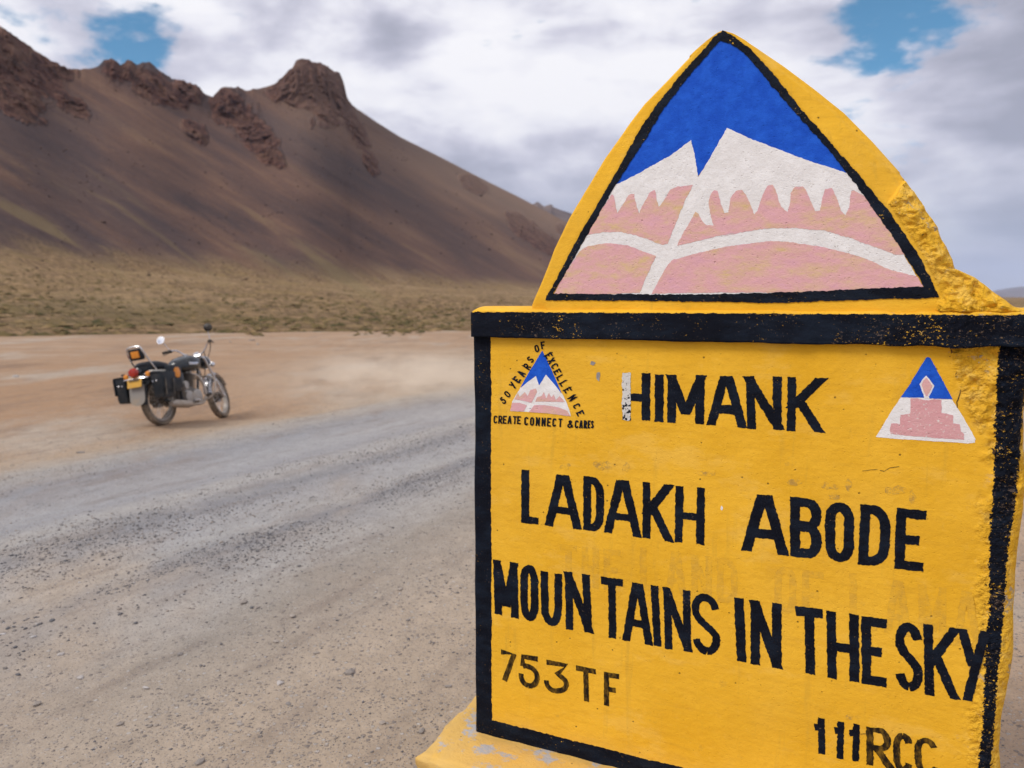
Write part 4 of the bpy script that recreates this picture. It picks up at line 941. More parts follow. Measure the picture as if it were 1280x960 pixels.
def hcrack(pts, w):
    a = Q(pts); L = [p_+np.array([0, w]) for p_ in a]; M = [p_-np.array([0, w]) for p_ in a]; paint('crack', [L+M[::-1]], MAT_CRK, .0010, .003, .0005)
hcrack([(1078, 588.5), (1090, 587), (1097, 586.5)], .0005); hcrack([(1100, 588), (1105, 589), (1112, 585), (1124, 583)], .0006)
hcrack([(1075.5, 917.6), (1084, 917)], .0007)

# ---- small emblem at the left with its ring of words
e = dict(o=(600, 420), k=8.0)
def E(p_): return Q(p_, **e)
paint('small_snow_paint', [E([(403, 518), (480, 455), (560, 400), (592, 490), (660, 383), (740, 475), (822, 577), (860, 650), (895, 740), (907, 803), (700, 775), (460, 757), (303, 750), (322, 655)])], MAT_WHITE, .0006, amp=.0005)
paint('small_sky_paint', [E([(625, 145), (712, 330), (820, 578), (740, 478), (660, 385), (592, 492), (560, 400), (480, 457), (403, 518), (500, 345)])], MAT_BLUE, .0009, amp=.0005)
paint('small_pink_paint', [E([(345, 632), (380, 570), (400, 610), (425, 585), (450, 560), (478, 600), (505, 540), (560, 525), (572, 560), (530, 640), (515, 668), (430, 645)]), E([(322, 668), (400, 668), (470, 695), (440, 752), (303, 747)]),
                       E([(552, 655), (575, 610), (620, 600), (640, 560), (665, 625), (690, 570), (715, 610), (740, 585), (760, 640), (800, 600), (850, 660), (700, 655)]), E([(510, 735), (545, 690), (650, 690), (790, 715), (870, 745), (905, 800), (700, 773), (490, 760)])], MAT_PINK, .0012, amp=.0004)
def small(ch, cx, cy, ang, w=44, h=74, wpx=1.9):
    ca, sa = math.cos(R(ang)), math.sin(R(ang)); qd_ = []
    for dx_, dy_ in ((-.5, -.5), (.5, -.5), (.5, .5), (-.5, .5)):
        a, b = dx_*w, dy_*h; qd_.append((cx+a*ca+b*sa, cy-a*sa+b*ca))
    letter(ch, qd_, wpx, wpx*.95, amp=.0003, step_=.002, layer=.0014, name='small_letter', **e)
for ch, cx, cy, an in [('5', 232, 645, 38), ('0', 275, 582, 45), ('Y', 330, 492, 52), ('E', 370, 435, 55), ('A', 418, 375, 58), ('R', 472, 305, 56), ('S', 505, 235, 52), ('O', 570, 125, 14), ('F', 632, 92, 10),
                       ('E', 688, 195, -60), ('X', 715, 248, -60), ('C', 748, 300, -60), ('E', 775, 357, -62), ('L', 802, 415, -62), ('L', 836, 472, -60), ('E', 878, 540, -60), ('N', 925, 618, -56), ('C', 968, 700, -62), ('E', 1003, 772, -66)]:
    small(ch, cx, cy, an)
for ch, cx in zip('CREATE', (157, 205, 250, 298, 350, 392)): small(ch, cx, 834+.03*(cx-155), -3, 40, 80, 1.8)
for ch, cx in zip('CONNECT', (465, 522, 580, 638, 692, 745, 805)): small(ch, cx, 850+.05*(cx-465), -3, 42, 86, 2.0)
for ch, cx, w_ in zip('&CARES', (905, 968, 1012, 1055, 1092, 1125), (62, 40, 38, 34, 30, 30)): small(ch, cx, 880+.02*(cx-900), -3, w_, 80, 2.0)
# ---- emblem at the right: flame over a stepped base
e = dict(o=(1090, 430), k=6.859)
paint('right_emblem_white_paint', [E([(33, 795), (140, 620), (248, 455), (440, 458), (500, 468), (685, 475), (790, 640), (888, 815), (880, 845), (820, 852), (400, 825), (60, 800)])], MAT_WHITE, .0006, amp=.0006)
paint('right_emblem_blue_paint', [E([(480, 112), (500, 118), (545, 200), (620, 340), (690, 472), (500, 466), (485, 455), (515, 395), (535, 355), (500, 310), (465, 270), (430, 310), (408, 345), (425, 400), (445, 440), (440, 458), (246, 455), (320, 350), (400, 220), (465, 118)])], MAT_BLUE, .0010, amp=.0006)
paint('flame_outline_paint', [E([(465, 270), (500, 312), (535, 357), (515, 400), (488, 450), (492, 466), (445, 462), (440, 430), (425, 400), (408, 345), (430, 308)])], MAT_WHITE, .0013, amp=.0005)
paint('flame_paint', [E([(465, 290), (495, 325), (518, 358), (500, 398), (475, 445), (462, 445), (440, 400), (424, 350), (440, 315)])], MAT_PINK, .0017, amp=.0005)
paint('stepped_base_paint', [E([(330, 462), (385, 462), (440, 478), (500, 480), (530, 470), (595, 478), (598, 592), (692, 605), (698, 680), (755, 690), (765, 750), (792, 775), (790, 822), (560, 808), (360, 790), (160, 770), (152, 735), (165, 680), (240, 682), (242, 605), (328, 595)])], MAT_PINK2, .0010, amp=.0008)
# ------------------------------------------------------------------ motorcycle (own frame: x forward, y to its left, z up; origin on the ground under the rear axle)
def bmat(name, col, rough=.4, metal=0.0, coat=0.0, spec=.5, dust=.35):
    m_, nt = material(name); P = objco(nt)
    dn = nt.step(nt.noise(P, 9.0, 6, .65), .42, .75)
    z = nt.sep(P)[2]
    dn = nt.m('MULTIPLY', nt.m('ADD', dn, nt.m('MULTIPLY', nt.step(z, .75, .05), .5)), dust, clamp=True)
    nt.out(nt.mix(dn, col, (.33, .26, .19)), nt.m('ADD', rough, nt.m('MULTIPLY', dn, .5), clamp=True), nt.bump(nt.noise(P, 120.0, 3, .5), .15, .001), metallic=nt.m('MULTIPLY', nt.m('SUBTRACT', 1.0, dn), metal), coat=coat, spec=spec); return m_
B_BLK = bmat('black_enamel', (.004, .009, .014), .2, 0, .35, dust=.06); B_CHR = bmat('chrome', (.66, .66, .68), .2, 1, dust=.3); B_ALU = bmat('dusty_alloy', (.42, .40, .38), .45, .8, dust=.55)
B_RUB = bmat('tyre_rubber', (.030, .028, .027), .85, dust=.75, spec=.2); B_LEA = bmat('black_leather', (.005, .010, .016), .45, dust=.08, spec=.3); B_DRK = bmat('dark_metal', (.035, .034, .034), .5, .5, dust=.5)
B_ORA = bmat('orange_reflector', (.72, .25, .02), .3, dust=.15); B_RED = bmat('red_lens', (.38, .020, .010), .25, 0, .2, dust=.15); B_YEL = bmat('yellow_plate', (.62, .33, .03), .5, dust=.3)
B_FLAP = bmat('grey_mud_flap', (.22, .21, .20), .7, dust=.7); B_GLS = bmat('mirror_glass', (.9, .9, .92), .03, 1, dust=0.0); B_ENG = bmat('grimy_engine_metal', (.10, .095, .09), .5, .5, dust=.5); B_FIN = bmat('fin_metal', (.16, .15, .14), .5, .6, dust=.4); B_INK = bmat('plate_ink', (.02, .02, .02), .5, dust=0.0); B_WHT = bmat('white_strip', (.62, .58, .50), .5, dust=.2); B_PIPE = bmat('exhaust_metal', (.46, .40, .35), .38, .85, dust=.6)
FRONT = {'tyre', 'rim', 'hub', 'spokes', 'fork_leg', 'front_fender', 'headlight', 'headlight_rim', 'headlight_lens', 'handlebar', 'grip', 'control_lever', 'mirror', 'mirror_shell', 'mirror_glass', 'instrument_cluster', 'indicator', 'indicator_shell', 'indicator_lens', 'cable'}
def bobj(name, bm, mat, par, sm=True):
    if name not in FRONT:
        for v in bm.verts: v.co.x -= .095*float(sstep(v.co.x, .05, .5))
    me = bpy.data.meshes.new(name); bmesh.ops.recalc_face_normals(bm, faces=bm.faces[:]); bm.to_mesh(me); bm.free()
    if sm:
        for p_ in me.polygons: p_.use_smooth = True
        me.set_sharp_from_angle(angle=R(40))
    return link(name, me, mat, par)
def tube(bm, pts, r, n=8, closed=False, caps=True, smooth_=True):
    P_ = [Vector(p_) for p_ in pts]
    if smooth_ and len(P_) > 2:                                       # round the corners
        Q_ = []
        for i in range(len(P_)-(0 if closed else 1)):
            a = P_[(i-1) % len(P_)] if (closed or i > 0) else P_[0]; b = P_[i]; c = P_[(i+1) % len(P_)]
            d_ = P_[(i+2) % len(P_)] if (closed or i+2 < len(P_)) else P_[-1]
            for k_ in range(4):
                t = k_/4; Q_.append(.5*((2*b)+(c-a)*t+(2*a-5*b+4*c-d_)*t*t+(3*b-a-3*c+d_)*t**3))
        if not closed: Q_.append(P_[-1])
        P_ = Q_
    rs = r if isinstance(r, (list, tuple)) else None
    rings = []; up = Vector((0, 0, 1)); m_ = len(P_)
    for i, p_ in enumerate(P_):
        t = (P_[(i+1) % m_]-P_[i-1]) if closed else (P_[min(i+1, m_-1)]-P_[max(i-1, 0)])
        t.normalize(); s_ = t.cross(up if abs(t.z) < .95 else Vector((1, 0, 0))).normalized(); u = s_.cross(t)
        rad = (rs[0]+(rs[1]-rs[0])*i/(m_-1)) if rs else r
        if rings and not closed:
            pass
        rings.append([bm.verts.new(p_+s_*math.cos(2*math.pi*k_/n)*rad+u*math.sin(2*math.pi*k_/n)*rad) for k_ in range(n)])
    for i in range(m_ if closed else m_-1):
        a, b = rings[i], rings[(i+1) % m_]
        for k_ in range(n):
            try: bm.faces.new((a[k_], a[(k_+1) % n], b[(k_+1) % n], b[k_]))
            except ValueError: pass
    if caps and not closed: bm.faces.new(rings[0][::-1]); bm.faces.new(rings[-1])
def box(bm, c, s, rot=(0, 0, 0), bev=.01, taper=None):
    r_ = bmesh.ops.create_cube(bm, size=1); vs_ = r_['verts']
    for v in vs_:
        if taper and v.co.z < 0: v.co.x *= taper[0]; v.co.y *= taper[1]
        v.co = Vector((v.co.x*s[0], v.co.y*s[1], v.co.z*s[2]))
    M_ = Matrix.Translation(Vector(c)) @ Euler(rot).to_matrix().to_4x4()
    bmesh.ops.transform(bm, matrix=M_, verts=vs_)
    if bev: bmesh.ops.bevel(bm, geom=list({e_ for v in vs_ for e_ in v.link_edges}), offset=bev, segments=2, profile=.6, affect='EDGES')
def lathe(bm, prof, M_, n=24, cap=True):
    rings = []
    for rad, h in prof: rings.append([bm.verts.new(M_ @ Vector((rad*math.cos(2*math.pi*k_/n), rad*math.sin(2*math.pi*k_/n), h))) for k_ in range(n)])
    for a, b in zip(rings[:-1], rings[1:]):
        for k_ in range(n): bm.faces.new((a[k_], a[(k_+1) % n], b[(k_+1) % n], b[k_]))
    if cap: bm.faces.new(rings[0][::-1]); bm.faces.new(rings[-1])
def MX(loc, axis): return Matrix.Translation(Vector(loc)) @ Vector(axis).to_track_quat('Z', 'Y').to_matrix().to_4x4()
def loft(bm, secs, n=20):
    """sections: (x, half width, z bottom, z top, squareness)"""
    rings = []
    for x, hw, zb_, zt_, e_ in secs:
        ring = []
        for k_ in range(n):
            a = 2*math.pi*k_/n; c_, s_ = math.cos(a), math.sin(a)
            ring.append(bm.verts.new((x, hw*math.copysign(abs(c_)**e_, c_), (zb_+zt_)/2+(zt_-zb_)/2*math.copysign(abs(s_)**e_, s_))))
        rings.append(ring)
    for a, b in zip(rings[:-1], rings[1:]):
        for k_ in range(n): bm.faces.new((a[k_], a[(k_+1) % n], b[(k_+1) % n], b[k_]))
    bm.faces.new(rings[0][::-1]); bm.faces.new(rings[-1])
NEW = bmesh.new
BX, BY = -4.53, 9.84
bike = empty('motorcycle', (BX, BY, gz(BX, BY)-.012))
tag(bike, 'black touring motorcycle with saddle bags and chrome backrest parked beyond the road', 'motorcycle')
HEAD = R(90-11)                                                        # heading measured from +X
fx_, fy_ = BX+1.37*math.cos(HEAD), BY+1.37*math.sin(HEAD)
bpitch = math.atan2(gz(fx_, fy_)-gz(BX, BY), 1.37)
bike.matrix_world = Matrix.Translation((BX, BY, gz(BX, BY)-.010)) @ Matrix.Rotation(HEAD, 4, 'Z') @ Matrix.Rotation(-bpitch, 4, 'Y') @ Matrix.Rotation(R(-9.5), 4, 'X')
WR = .325
def wheel(name, cx, M_, par, drum):
    T = Matrix.Translation((cx, 0, WR)); T = M_ @ T
    Y_ = Matrix.Rotation(math.pi/2, 4, 'X')
    w = empty(name, (0, 0, 0)); w.parent = par
    b = NEW(); pr = [(.262, -.036), (.285, -.046), (.305, -.043), (.318, -.028), (WR, -.009), (WR, .009), (.318, .028), (.305, .043), (.285, .046), (.262, .036)]
    n = 48; rings = []
    for rad, h in pr: rings.append([b.verts.new(T @ Y_ @ Vector(((rad-(.004 if k_ % 2 and rad > .31 else 0))*math.cos(2*math.pi*k_/n), (rad-(.004 if k_ % 2 and rad > .31 else 0))*math.sin(2*math.pi*k_/n), h))) for k_ in range(n)])
    for i in range(len(rings)):
        a, c = rings[i], rings[(i+1) % len(rings)]
        for k_ in range(n): b.faces.new((a[k_], a[(k_+1) % n], c[(k_+1) % n], c[k_]))
    bobj('tyre', b, B_RUB, w)
    b = NEW(); pr = [(.235, -.024), (.245, -.034), (.266, -.034), (.266, .034), (.245, .034), (.235, .024)]; rings = []
    for rad, h in pr: rings.append([b.verts.new(T @ Y_ @ Vector((rad*math.cos(2*math.pi*k_/40), rad*math.sin(2*math.pi*k_/40), h))) for k_ in range(40)])
    for i in range(len(rings)):
        a, c = rings[i], rings[(i+1) % len(rings)]
        for k_ in range(40): b.faces.new((a[k_], a[(k_+1) % 40], c[(k_+1) % 40], c[k_]))
    bobj('rim', b, B_ALU, w)
    b = NEW(); lathe(b, [(.022, -.085), (.03, -.06), (drum, -.058), (drum, .02), (.04, .03), (.03, .06), (.022, .085)], T @ Y_, 24); bobj('hub', b, B_DRK, w)
    b = NEW()
    for i in range(36):
        a = 2*math.pi*i/36; a2 = a + (.35 if i % 2 else -.35); s_ = (-1)**(i//2)
        tube(b, [T @ Y_ @ Vector((.05*math.cos(a2), .05*math.sin(a2), .032*s_)), T @ Y_ @ Vector((.24*math.cos(a), .24*math.sin(a), .004*s_))], .0028, 4, smooth_=False)
    o = bobj('spokes', b, B_CHR, w); o['kind'] = 'stuff'
    return w
STEER = R(12)                                                          # turned a little to its left
ax_d = Vector((-math.sin(R(31)), 0, math.cos(R(31))))                  # steering axis
ax_p = Vector((1.37-.06, 0, WR))
SM = Matrix.Translation(ax_p) @ Matrix.Rotation(STEER, 4, ax_d) @ Matrix.Translation(-ax_p)
I4 = Matrix.Identity(4)
wheel('rear_wheel', 0, I4, bike, .085); wheel('front_wheel', 1.37, SM, bike, .075)
def S_(p_): return SM @ Vector(p_)
# fork, front fender, lamps, bars
for y in (-.085, .085):
    b = NEW(); bot = Vector((1.37, y, WR)); top = bot + ax_d*.66 + Vector((-.03, 0, 0))
    tube(b, [SM @ bot, SM @ (bot+(top-bot)*.42)], .028, 10, smooth_=False); tube(b, [SM @ (bot+(top-bot)*.42), SM @ top], .019, 10, smooth_=False); bobj('fork_leg', b, B_CHR, bike)
def fender(name, cx, M_, a0, a1, rad, hw, mat, par):
    b = NEW(); n = 18; rings = []
    for i in range(n+1):
        a = R(a0+(a1-a0)*i/n); ring = []
        for k_ in range(9):
            u = -1+2*k_/8; rr_ = rad + .030*(1-u*u*u*u) ; ring.append(b.verts.new(M_ @ Vector((cx+rr_*math.cos(a), hw*u, WR+rr_*math.sin(a)))))
        rings.append(ring)
    for p_, q in zip(rings[:-1], rings[1:]):
        for k_ in range(8): b.faces.new((p_[k_], p_[k_+1], q[k_+1], q[k_]))
    r_ = bmesh.ops.solidify(b, geom=b.faces[:], thickness=.004)
    return bobj(name, b, mat, par)
fender('front_fender', 1.37, SM, 28, 172, .335, .062, B_CHR, bike)
fender('rear_fender', 0, I4, 62, 186, .345, .088, B_BLK, bike)
hl = NEW(); hc = Vector((1.37, 0, WR))+ax_d*.60+Vector((.07, 0, .0)); HMx = SM @ MX(hc, (1, 0, -.06))
lathe(hl, [(.02, -.10), (.06, -.085), (.088, -.03), (.092, .02), (.094, .045)], HMx, 24); ho = bobj('headlight', hl, B_BLK, bike)
b = NEW(); lathe(b, [(.094, .040), (.099, .05), (.094, .062), (.08, .064)], HMx, 24, cap=False); bobj('headlight_rim', b, B_CHR, ho)
b = NEW(); lathe(b, [(.088, .052), (.05, .066), (.001, .070)], HMx, 24, cap=False); bobj('headlight_lens', b, B_GLS, ho)
b = NEW(); hb = Vector((1.37, 0, WR))+ax_d*.675+Vector((-.07, 0, .02))
tube(b, [SM @ (hb+Vector(v)) for v in ((-.22, .32, .120), (-.14, .30, .135), (-.04, .23, .135), (.0, .12, .03), (.0, 0, .0), (.0, -.12, .03), (-.04, -.23, .135), (-.14, -.30, .135), (-.22, -.32, .120))], .0115, 8); bobj('handlebar', b, B_CHR, bike)
for s_ in (-1, 1):
    b = NEW(); g0 = hb+Vector((-.25, .328*s_, .115)); g1 = hb+Vector((-.12, .297*s_, .138)); tube(b, [SM @ g0, SM @ g1], .019, 10, smooth_=False)
    bobj('grip', b, B_RUB, bike)
    b = NEW(); tube(b, [SM @ (g1+Vector((.03, 0, 0))), SM @ (g1+Vector((.045, .02*s_, -.012))), SM @ (g0+Vector((.06, .035*s_, -.025)))], .006, 6); tube(b, [SM @ (g1+Vector((-.01, 0, 0))), SM @ (g1+Vector((.04, -.01*s_, 0)))], .024, 8, smooth_=False); bobj('control_lever', b, B_DRK, bike)
    b = NEW(); base_ = hb+Vector((-.10, .285*s_, .14)); head = base_+Vector((-.02, .07*s_, .15))
    if s_ < 0: head = base_+Vector((.0, .0*s_, .165))
    tube(b, [SM @ base_, SM @ (base_*.5+head*.5+Vector((.02, 0, -.02))), SM @ head], .006, 6); mo_ = bobj('mirror', b, B_CHR, bike)
    b = NEW(); N_ = Vector((-1, .1*s_, .38)) if s_ > 0 else Vector((1, .25, .05)); mm_ = SM @ MX(head+Vector((0, .02*s_, .03)), N_)
    lathe(b, [(.02, -.03), (.045, -.018), (.058, 0), (.058, .006)], mm_, 20); bobj('mirror_shell', b, B_CHR if s_ > 0 else B_DRK, mo_)
    b = NEW(); lathe(b, [(.054, .0065), (.0005, .0075)], mm_, 20, cap=False); bobj('mirror_glass', b, B_GLS, mo_)
b = NEW(); tube(b, [SM @ (hb+Vector((.0, -.07, -.01))), SM @ (hb+Vector((.0, .07, -.01)))], .03, 8, smooth_=False); lathe(b, [(.04, 0), (.045, .03), (.04, .05)], SM @ MX(hb+Vector((.05, 0, .0)), (-.5, 0, 1)), 16); bobj('instrument_cluster', b, B_CHR, bike)
def indicator(c, ax, M_=I4):
    b = NEW(); d_ = Vector(ax); tube(b, [M_ @ Vector(c), M_ @ (Vector(c)+d_*.08)], .007, 6, smooth_=False); i_ = bobj('indicator', b, B_CHR, bike)
    b = NEW(); lathe(b, [(.012, -.03), (.030, -.02), (.036, .0), (.036, .012)], M_ @ MX(Vector(c)+d_*.11, (-1 if c[0] < .5 else 1, 0, 0)), 16); bobj('indicator_shell', b, B_CHR, i_)
    b = NEW(); lathe(b, [(.035, .011), (.031, .026), (.012, .034), (.001, .035)], M_ @ MX(Vector(c)+d_*.11, (-1 if c[0] < .5 else 1, 0, 0)), 16, cap=False); bobj('indicator_lens', b, B_ORA, i_)
for s_ in (-1, 1):
    indicator((-.335, .045*s_, .665), (0, s_, .0)); q_ = Vector((1.37, .09*s_, WR))+ax_d*.52; indicator(tuple(q_), (0, s_*.5, 0), SM)
# tank, seat, side covers
b = NEW(); loft(b, [(.46, .035, .74, .80, .8), (.50, .095, .70, .845, .8), (.60, .130, .685, .89, .75), (.74, .150, .69, .925, .72), (.86, .150, .70, .925, .72), (.95, .125, .72, .905, .75), (1.01, .075, .76, .875, .85), (1.03, .02, .80, .84, 1)]); bmesh.ops.subdivide_edges(b, edges=b.edges[:], cuts=1, smooth=.4, use_grid_fill=True); tk = bobj('fuel_tank', b, B_BLK, bike)
b = NEW(); lathe(b, [(.035, 0), (.038, .012), (.03, .02)], MX((.80, 0, .925), (0, 0, 1)), 16); bobj('fuel_cap', b, B_CHR, tk)
for s_ in (-1, 1):
    b = NEW(); box(b, (.74, .149*s_, .80), (.20, .012, .035), (0, 0, 0), .004); bobj('tank_stripe', b, B_CHR, tk)
b = NEW(); loft(b, [(-.24, .10, .70, .80, .7), (-.20, .125, .70, .835, .65), (-.05, .135, .71, .845, .62), (.10, .135, .71, .825, .62), (.20, .125, .71, .785, .62), (.38, .115, .70, .780, .65), (.50, .07, .70, .785, .7)]); bmesh.ops.subdivide_edges(b, edges=b.edges[:], cuts=1, smooth=.3, use_grid_fill=True); bobj('seat', b, B_LEA, bike)
# backrest
b = NEW(); tube(b, [(-.12, -.13, .70), (-.26, -.125, .86), (-.33, -.11, 0.97), (-.34, -.07, 1.02), (-.34, .07, 1.02), (-.33, .11, 0.97), (-.26, .125, .86), (-.12, .13, .70)], .011, 8); br = bobj('backrest_frame', b, B_CHR, bike)
b = NEW(); box(b, (-.30, 0, .93), (.045, .19, .145), (0, R(-12), 0), .015); bobj('backrest_pad', b, B_LEA, br)
b = NEW(); box(b, (-.328, .0, .925), (.010, .11, .085), (0, R(-12), 0), .004); bobj('reflector', b, B_ORA, br)
# tail
b = NEW(); box(b, (-.345, 0, .70), (.10, .12, .09), (0, R(15), 0), .02); tlm = bobj('tail_light', b, B_BLK, bike)
b = NEW(); lathe(b, [(.058, 0), (.060, .035), (.046, .06), (.001, .066)], MX((-.385, 0, .70), (-1, 0, -.1)), 18, cap=False); bobj('tail_lens', b, B_RED, tlm)
b = NEW(); box(b, (-.415, 0, .575), (.006, .20, .13), (0, R(12), 0), .002); np_ = bobj('number_plate', b, B_YEL, bike)
b = NEW()
for i in range(5): box(b, (-.4205-.004*(i % 2)*0, -.06+.03*i, .602), (.002, .016, .030), (0, R(12), 0), 0)
for i in range(4): box(b, (-.4085, -.045+.03*i, .552), (.002, .017, .034), (0, R(12), 0), 0)
bmesh.ops.translate(b, verts=b.verts[:], vec=(-.004, 0, 0)); o = bobj('plate_marks', b, B_INK, np_); o['kind'] = 'stuff'
b = NEW(); n = 12; ring = []
for i in range(n+1): a = math.pi+math.pi*i/n; ring.append((.105*math.cos(a), .36+.08*math.sin(a)))
pts = [(-.105, .545)] + ring[:] + [(.105, .545)]
f0 = [b.verts.new((-.385-.08*(.545-z)*1.2, y, z)) for y, z in pts]; b.faces.new(f0); r_ = bmesh.ops.extrude_face_region(b, geom=b.faces[:]); bmesh.ops.translate(b, verts=[v for v in r_['geom'] if isinstance(v, bmesh.types.BMVert)], vec=(.006, 0, 0)); bobj('mud_flap', b, B_FLAP, bike, False)
b = NEW(); tube(b, [(-.05, -.16, .60), (-.33, -.17, .62), (-.40, -.13, .62), (-.40, .13, .62), (-.33, .17, .62), (-.05, .16, .60)], .009, 6); tube(b, [(-.36, -.16, .62), (-.40, 0, .65), (-.36, .16, .62)], .008, 6); bobj('bag_rail', b, B_CHR, bike)
# saddle bags
def bag_(c, s, yaw, name='saddle_bag', tap=.85):
    b = NEW(); box(b, c, s, (0, 0, yaw), .028, (tap, .9)); p_ = bobj(name, b, B_LEA, bike)
    side = -1 if c[1] < 0 else 1
    b = NEW(); box(b, (c[0], c[1]+side*(s[1]/2+.004), c[2]+s[2]*.17), (s[0]*1.02, .014, s[2]*.66), (R(-2*side), 0, yaw), .006); box(b, (c[0], c[1], c[2]+s[2]/2+.004), (s[0]*1.03, s[1]*1.02, .016), (0, 0, yaw), .006); bobj('bag_flap', b, B_LEA, p_)
    for k_ in (-.28, .28):
        b = NEW(); box(b, (c[0]+s[0]*k_, c[1]+side*(s[1]/2+.014), c[2]-s[2]*.06), (.024, .008, s[2]*.62), (R(-2*side), 0, yaw), .003); bobj('bag_strap', b, B_DRK, p_)
    return p_, side
for sd in (-1, 1):
    p_, side = bag_((-.22, sd*.255, .50), (.28, .155, .32), 0)
    b = NEW(); lathe(b, [(.012, 0), (.012, .006), (.006, .010)], MX((-.36, sd*.27, .56), (-1, 0, 0)), 10); lathe(b, [(.010, 0), (.010, .006)], MX((-.36, sd*.22, .56), (-1, 0, 0)), 10); bobj('bag_stud', b, B_CHR, p_)
    b = NEW(); box(b, (-.22, sd*.20, .695), (.26, .05, .022), (0, 0, 0), .006); bobj('pale_strip', b, B_WHT, p_) if sd < 0 else bobj('bag_lid_edge', b, B_LEA, p_)
    b = NEW(); box(b, (.05, sd*.225, .585), (.25, .10, .34), (0, R(4), 0), .03, (.9, .85)); q_ = bobj('front_bag', b, B_LEA, bike)
    b = NEW(); lathe(b, [(.068, 0), (.068, .010), (.060, .013)], MX((.06, sd*.277, .66), (0, sd, 0)), 24); bobj('round_reflector', b, B_ORA, q_)
    b = NEW(); box(b, (.05, sd*.272, .60), (.255, .010, .27), (0, R(4), 0), .004); bobj('bag_flap', b, B_LEA, q_)
# engine
b = NEW(); loft(b, [(.42, .06, .30, .44, .7), (.48, .12, .235, .50, .6), (.62, .135, .215, .50, .6), (.76, .13, .215, .48, .6), (.86, .10, .24, .42, .7), (.90, .04, .28, .38, .8)]); eng = bobj('engine', b, B_ENG, bike)
for s_ in (-1, 1):
    b = NEW(); lathe(b, [(.115, 0), (.11, .03), (.085, .045), (.001, .05)], MX((.74, s_*.118, .335), (0, s_, 0)), 24, cap=False); lathe(b, [(.085, 0), (.08, .03), (.05, .04), (.001, .042)], MX((.55, s_*.122, .345), (0, s_, 0)), 20, cap=False); bobj('engine_cover', b, B_ALU, eng)
cyl = Vector((.72, 0, .47)); cd = Vector((.14, 0, 1)).normalized(); b = NEW()
lathe(b, [(.062, 0), (.062, .22)], MX(cyl, cd), 20); bobj('cylinder', b, B_DRK, eng)
for i in range(9):
    b = NEW(); M_ = MX(cyl+cd*(.01+.022*i), cd); box(b, (0, 0, 0), (.185 if i < 6 else .20, .165, .007), (0, 0, 0), .002); bmesh.ops.transform(b, matrix=M_, verts=b.verts[:]); bobj('cooling_fin', b, B_FIN, eng)
b = NEW(); box(b, (.745, 0, .700), (.15, .12, .055), (0, R(8), 0), .02); bobj('cylinder_head', b, B_ALU, eng)
b = NEW(); lathe(b, [(.03, -.05), (.036, 0), (.03, .05)], MX((.56, -.02, .56), (1, 0, 0)), 14); tube(b, [(.60, 0, .58), (.68, 0, .60)], .022, 8, smooth_=False); bobj('carburettor', b, B_ALU, eng)
b = NEW(); box(b, (.40, -.125, .58), (.16, .05, .20), (0, 0, 0), .03); box(b, (.40, .125, .58), (.16, .05, .20), (0, 0, 0), .03); bobj('side_cover', b, B_BLK, bike)
b = NEW(); lathe(b, [(.055, -.045), (.06, 0), (.055, .045)], MX((.43, -.16, .50), (0, 1, 0)), 18); bobj('air_filter', b, B_ALU, bike)
# exhaust
b = NEW(); tube(b, [(.80, -.05, .66), (.90, -.09, .62), (.945, -.13, .48), (.92, -.145, .33), (.82, -.15, .245), (.60, -.16, .235)], .020, 10); ex_ = bobj('exhaust_pipe', b, B_PIPE, bike)
b = NEW(); lathe(b, [(.020, 0), (.034, .05), (.052, .16), (.054, .52), (.036, .60), (.028, .62)], MX((.62, -.16, .235), (-1, -.02, .055)), 18); bobj('silencer', b, B_PIPE, ex_)
# frame tubes, shocks, guards
b = NEW()
tube(b, [(1.06, 0, .88), (1.02, 0, .60), (.93, 0, .32), (.86, 0, .24)], .018, 8); tube(b, [(1.05, 0, .86), (.60, 0, .72), (.30, 0, .66)], .018, 8)
for s_ in (-1, 1):
    tube(b, [(.44, .10*s_, .25), (.0, .10*s_, WR)], .016, 8, smooth_=False); tube(b, [(.48, .08*s_, .72), (.10, .10*s_, .68), (-.22, .10*s_, .69)], .013, 8); tube(b, [(.46, .09*s_, .72), (.44, .10*s_, .26)], .014, 8, smooth_=False); tube(b, [(.44, .08*s_, .25), (.88, .07*s_, .24)], .015, 8, smooth_=False)
bobj('frame', b, B_BLK, bike)
for s_ in (-1, 1):
    b = NEW(); tube(b, [(.01, .125*s_, WR+.02), (.09, .125*s_, .67)], .010, 6, smooth_=False)
    for i in range(11):
        p_ = Vector((.02, .125*s_, WR+.06))*(1-i/11)+Vector((.08, .125*s_, .63))*(i/11); lathe(b, [(.020, -.006), (.027, 0), (.020, .006)], MX(p_, (.2, 0, 1)), 10)
    bobj('shock_absorber', b, B_CHR, bike)
b = NEW(); tube(b, [(1.0, -.03, .62), (1.02, -.20, .60), (1.0, -.27, .50), (.94, -.26, .36), (.88, -.18, .29), (.86, -.03, .27)], .0115, 8); tube(b, [(1.0, .03, .62), (1.02, .20, .60), (1.0, .27, .50), (.94, .26, .36), (.88, .18, .29), (.86, .03, .27)], .0115, 8); tube(b, [(1.0, -.08, .61), (1.0, .08, .61)], .0115, 8, smooth_=False); bobj('crash_guard', b, B_PIPE, bike)
for s_ in (-1, 1):
    b = NEW(); tube(b, [(.58, .13*s_, .26), (.58, .25*s_, .265)], .014, 8, smooth_=False); bobj('footpeg', b, B_RUB, bike)
b = NEW(); tube(b, [(.50, .12, .24), (.47, .26, .10), (.45, .31, .015)], .011, 8); box(b, (.45, .315, .010), (.07, .05, .012), (0, 0, 0), .003); bobj('side_stand', b, B_DRK, bike)
b = NEW(); box(b, (.22, .115, .335), (.46, .035, .10), (0, R(4), 0), .012); bobj('chain_guard', b, B_BLK, bike)
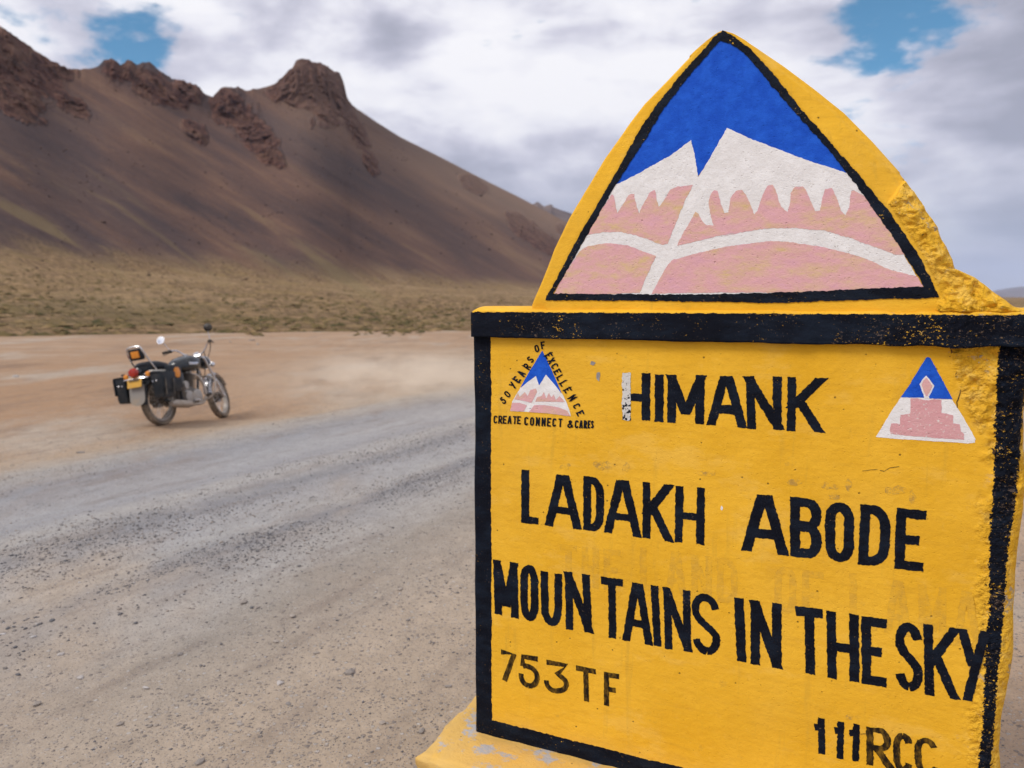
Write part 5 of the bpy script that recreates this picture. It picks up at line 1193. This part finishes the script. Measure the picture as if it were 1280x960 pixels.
b = NEW(); box(b, (-.02, 0, .44), (.10, .16, .16), (0, 0, 0), .02); bobj('tail_mount', b, B_DRK, bike)

for pts in (((0, .12, .02), (.10, .05, -.10), (.02, .0, -.30)), ((0, -.13, .02), (.13, -.07, -.08), (.0, -.04, -.34)), ((-.02, -.25, .13), (.16, -.16, .06), (.06, -.05, -.20))):
    b = NEW(); tube(b, [SM @ (hb+Vector(v)) for v in pts], .006, 6); bobj('cable', b, B_RUB, bike)
b = NEW(); tube(b, [(.50, -.13, .42), (.60, -.15, .40), (.66, -.15, .30), (.60, -.17, .26)], .009, 6); tube(b, [(.66, -.15, .30), (.74, -.18, .28)], .010, 6); bobj('kick_lever', b, B_CHR, bike)
# ------------------------------------------------------------------ thin mountain haze: one even closed box around everything
hm = bpy.data.materials.new('haze'); hm.use_nodes = True; t_ = hm.node_tree; t_.nodes.clear()
v_ = t_.nodes.new('ShaderNodeVolumePrincipled'); v_.inputs['Color'].default_value = (.60, .72, .97, 1); v_.inputs['Density'].default_value = 5e-5; v_.inputs['Anisotropy'].default_value = 0
o_ = t_.nodes.new('ShaderNodeOutputMaterial'); t_.links.new(v_.outputs[0], o_.inputs['Volume'])
bm = bmesh.new(); bmesh.ops.create_cube(bm, size=1)
for v in bm.verts: v.co = (v.co.x*64000, v.co.y*64000, -2.5 if v.co.z < 0 else 1500)
me = bpy.data.meshes.new('haze'); bm.to_mesh(me); bm.free()
tag(link('haze', me, hm), kind='stuff')

# ------------------------------------------------------------------ thin veil of dust drifting low over the dirt behind the motorcycle
dmat = bpy.data.materials.new('drifting_dust'); dmat.use_nodes = True; nt = NT(dmat.node_tree)
P = objco(nt); x_, y_, z_ = nt.sep(P)
def sq(v, c_, w): a = nt.m('DIVIDE', nt.m('SUBTRACT', v, c_), w); return nt.m('MULTIPLY', a, a)
fall = nt.m('EXPONENT', nt.m('MULTIPLY', nt.m('ADD', nt.m('ADD', sq(x_, -.2, 1.6), sq(y_, -.8, 2.2)), sq(z_, 0, .40)), -1.0))
nz_ = nt.step(nt.noise(nt.mapping(P, (1, .6, 1.6)), 1.5, 3, .55), .36, .66)
vd = nt.n('ShaderNodeVolumePrincipled', None, Color=(.97, .86, .72, 1), Density=nt.m('MULTIPLY', nt.m('MULTIPLY', fall, nz_), 1.1))
o_ = nt.n('ShaderNodeOutputMaterial'); dmat.node_tree.links.new(vd.outputs[0], o_.inputs['Volume'])
bm = bmesh.new(); bmesh.ops.create_cube(bm, size=1)
for v in bm.verts: v.co = (v.co.x*6.4, v.co.y*10, -.3 if v.co.z < 0 else 1.15)
me = bpy.data.meshes.new('dust_cloud'); bm.to_mesh(me); bm.free()
o = link('dust_cloud', me, dmat); o.location = (-1.9, 15.5, .05)
tag(o, 'thin pale dust drifting low over the dirt right of the motorcycle', 'dust', kind='stuff')
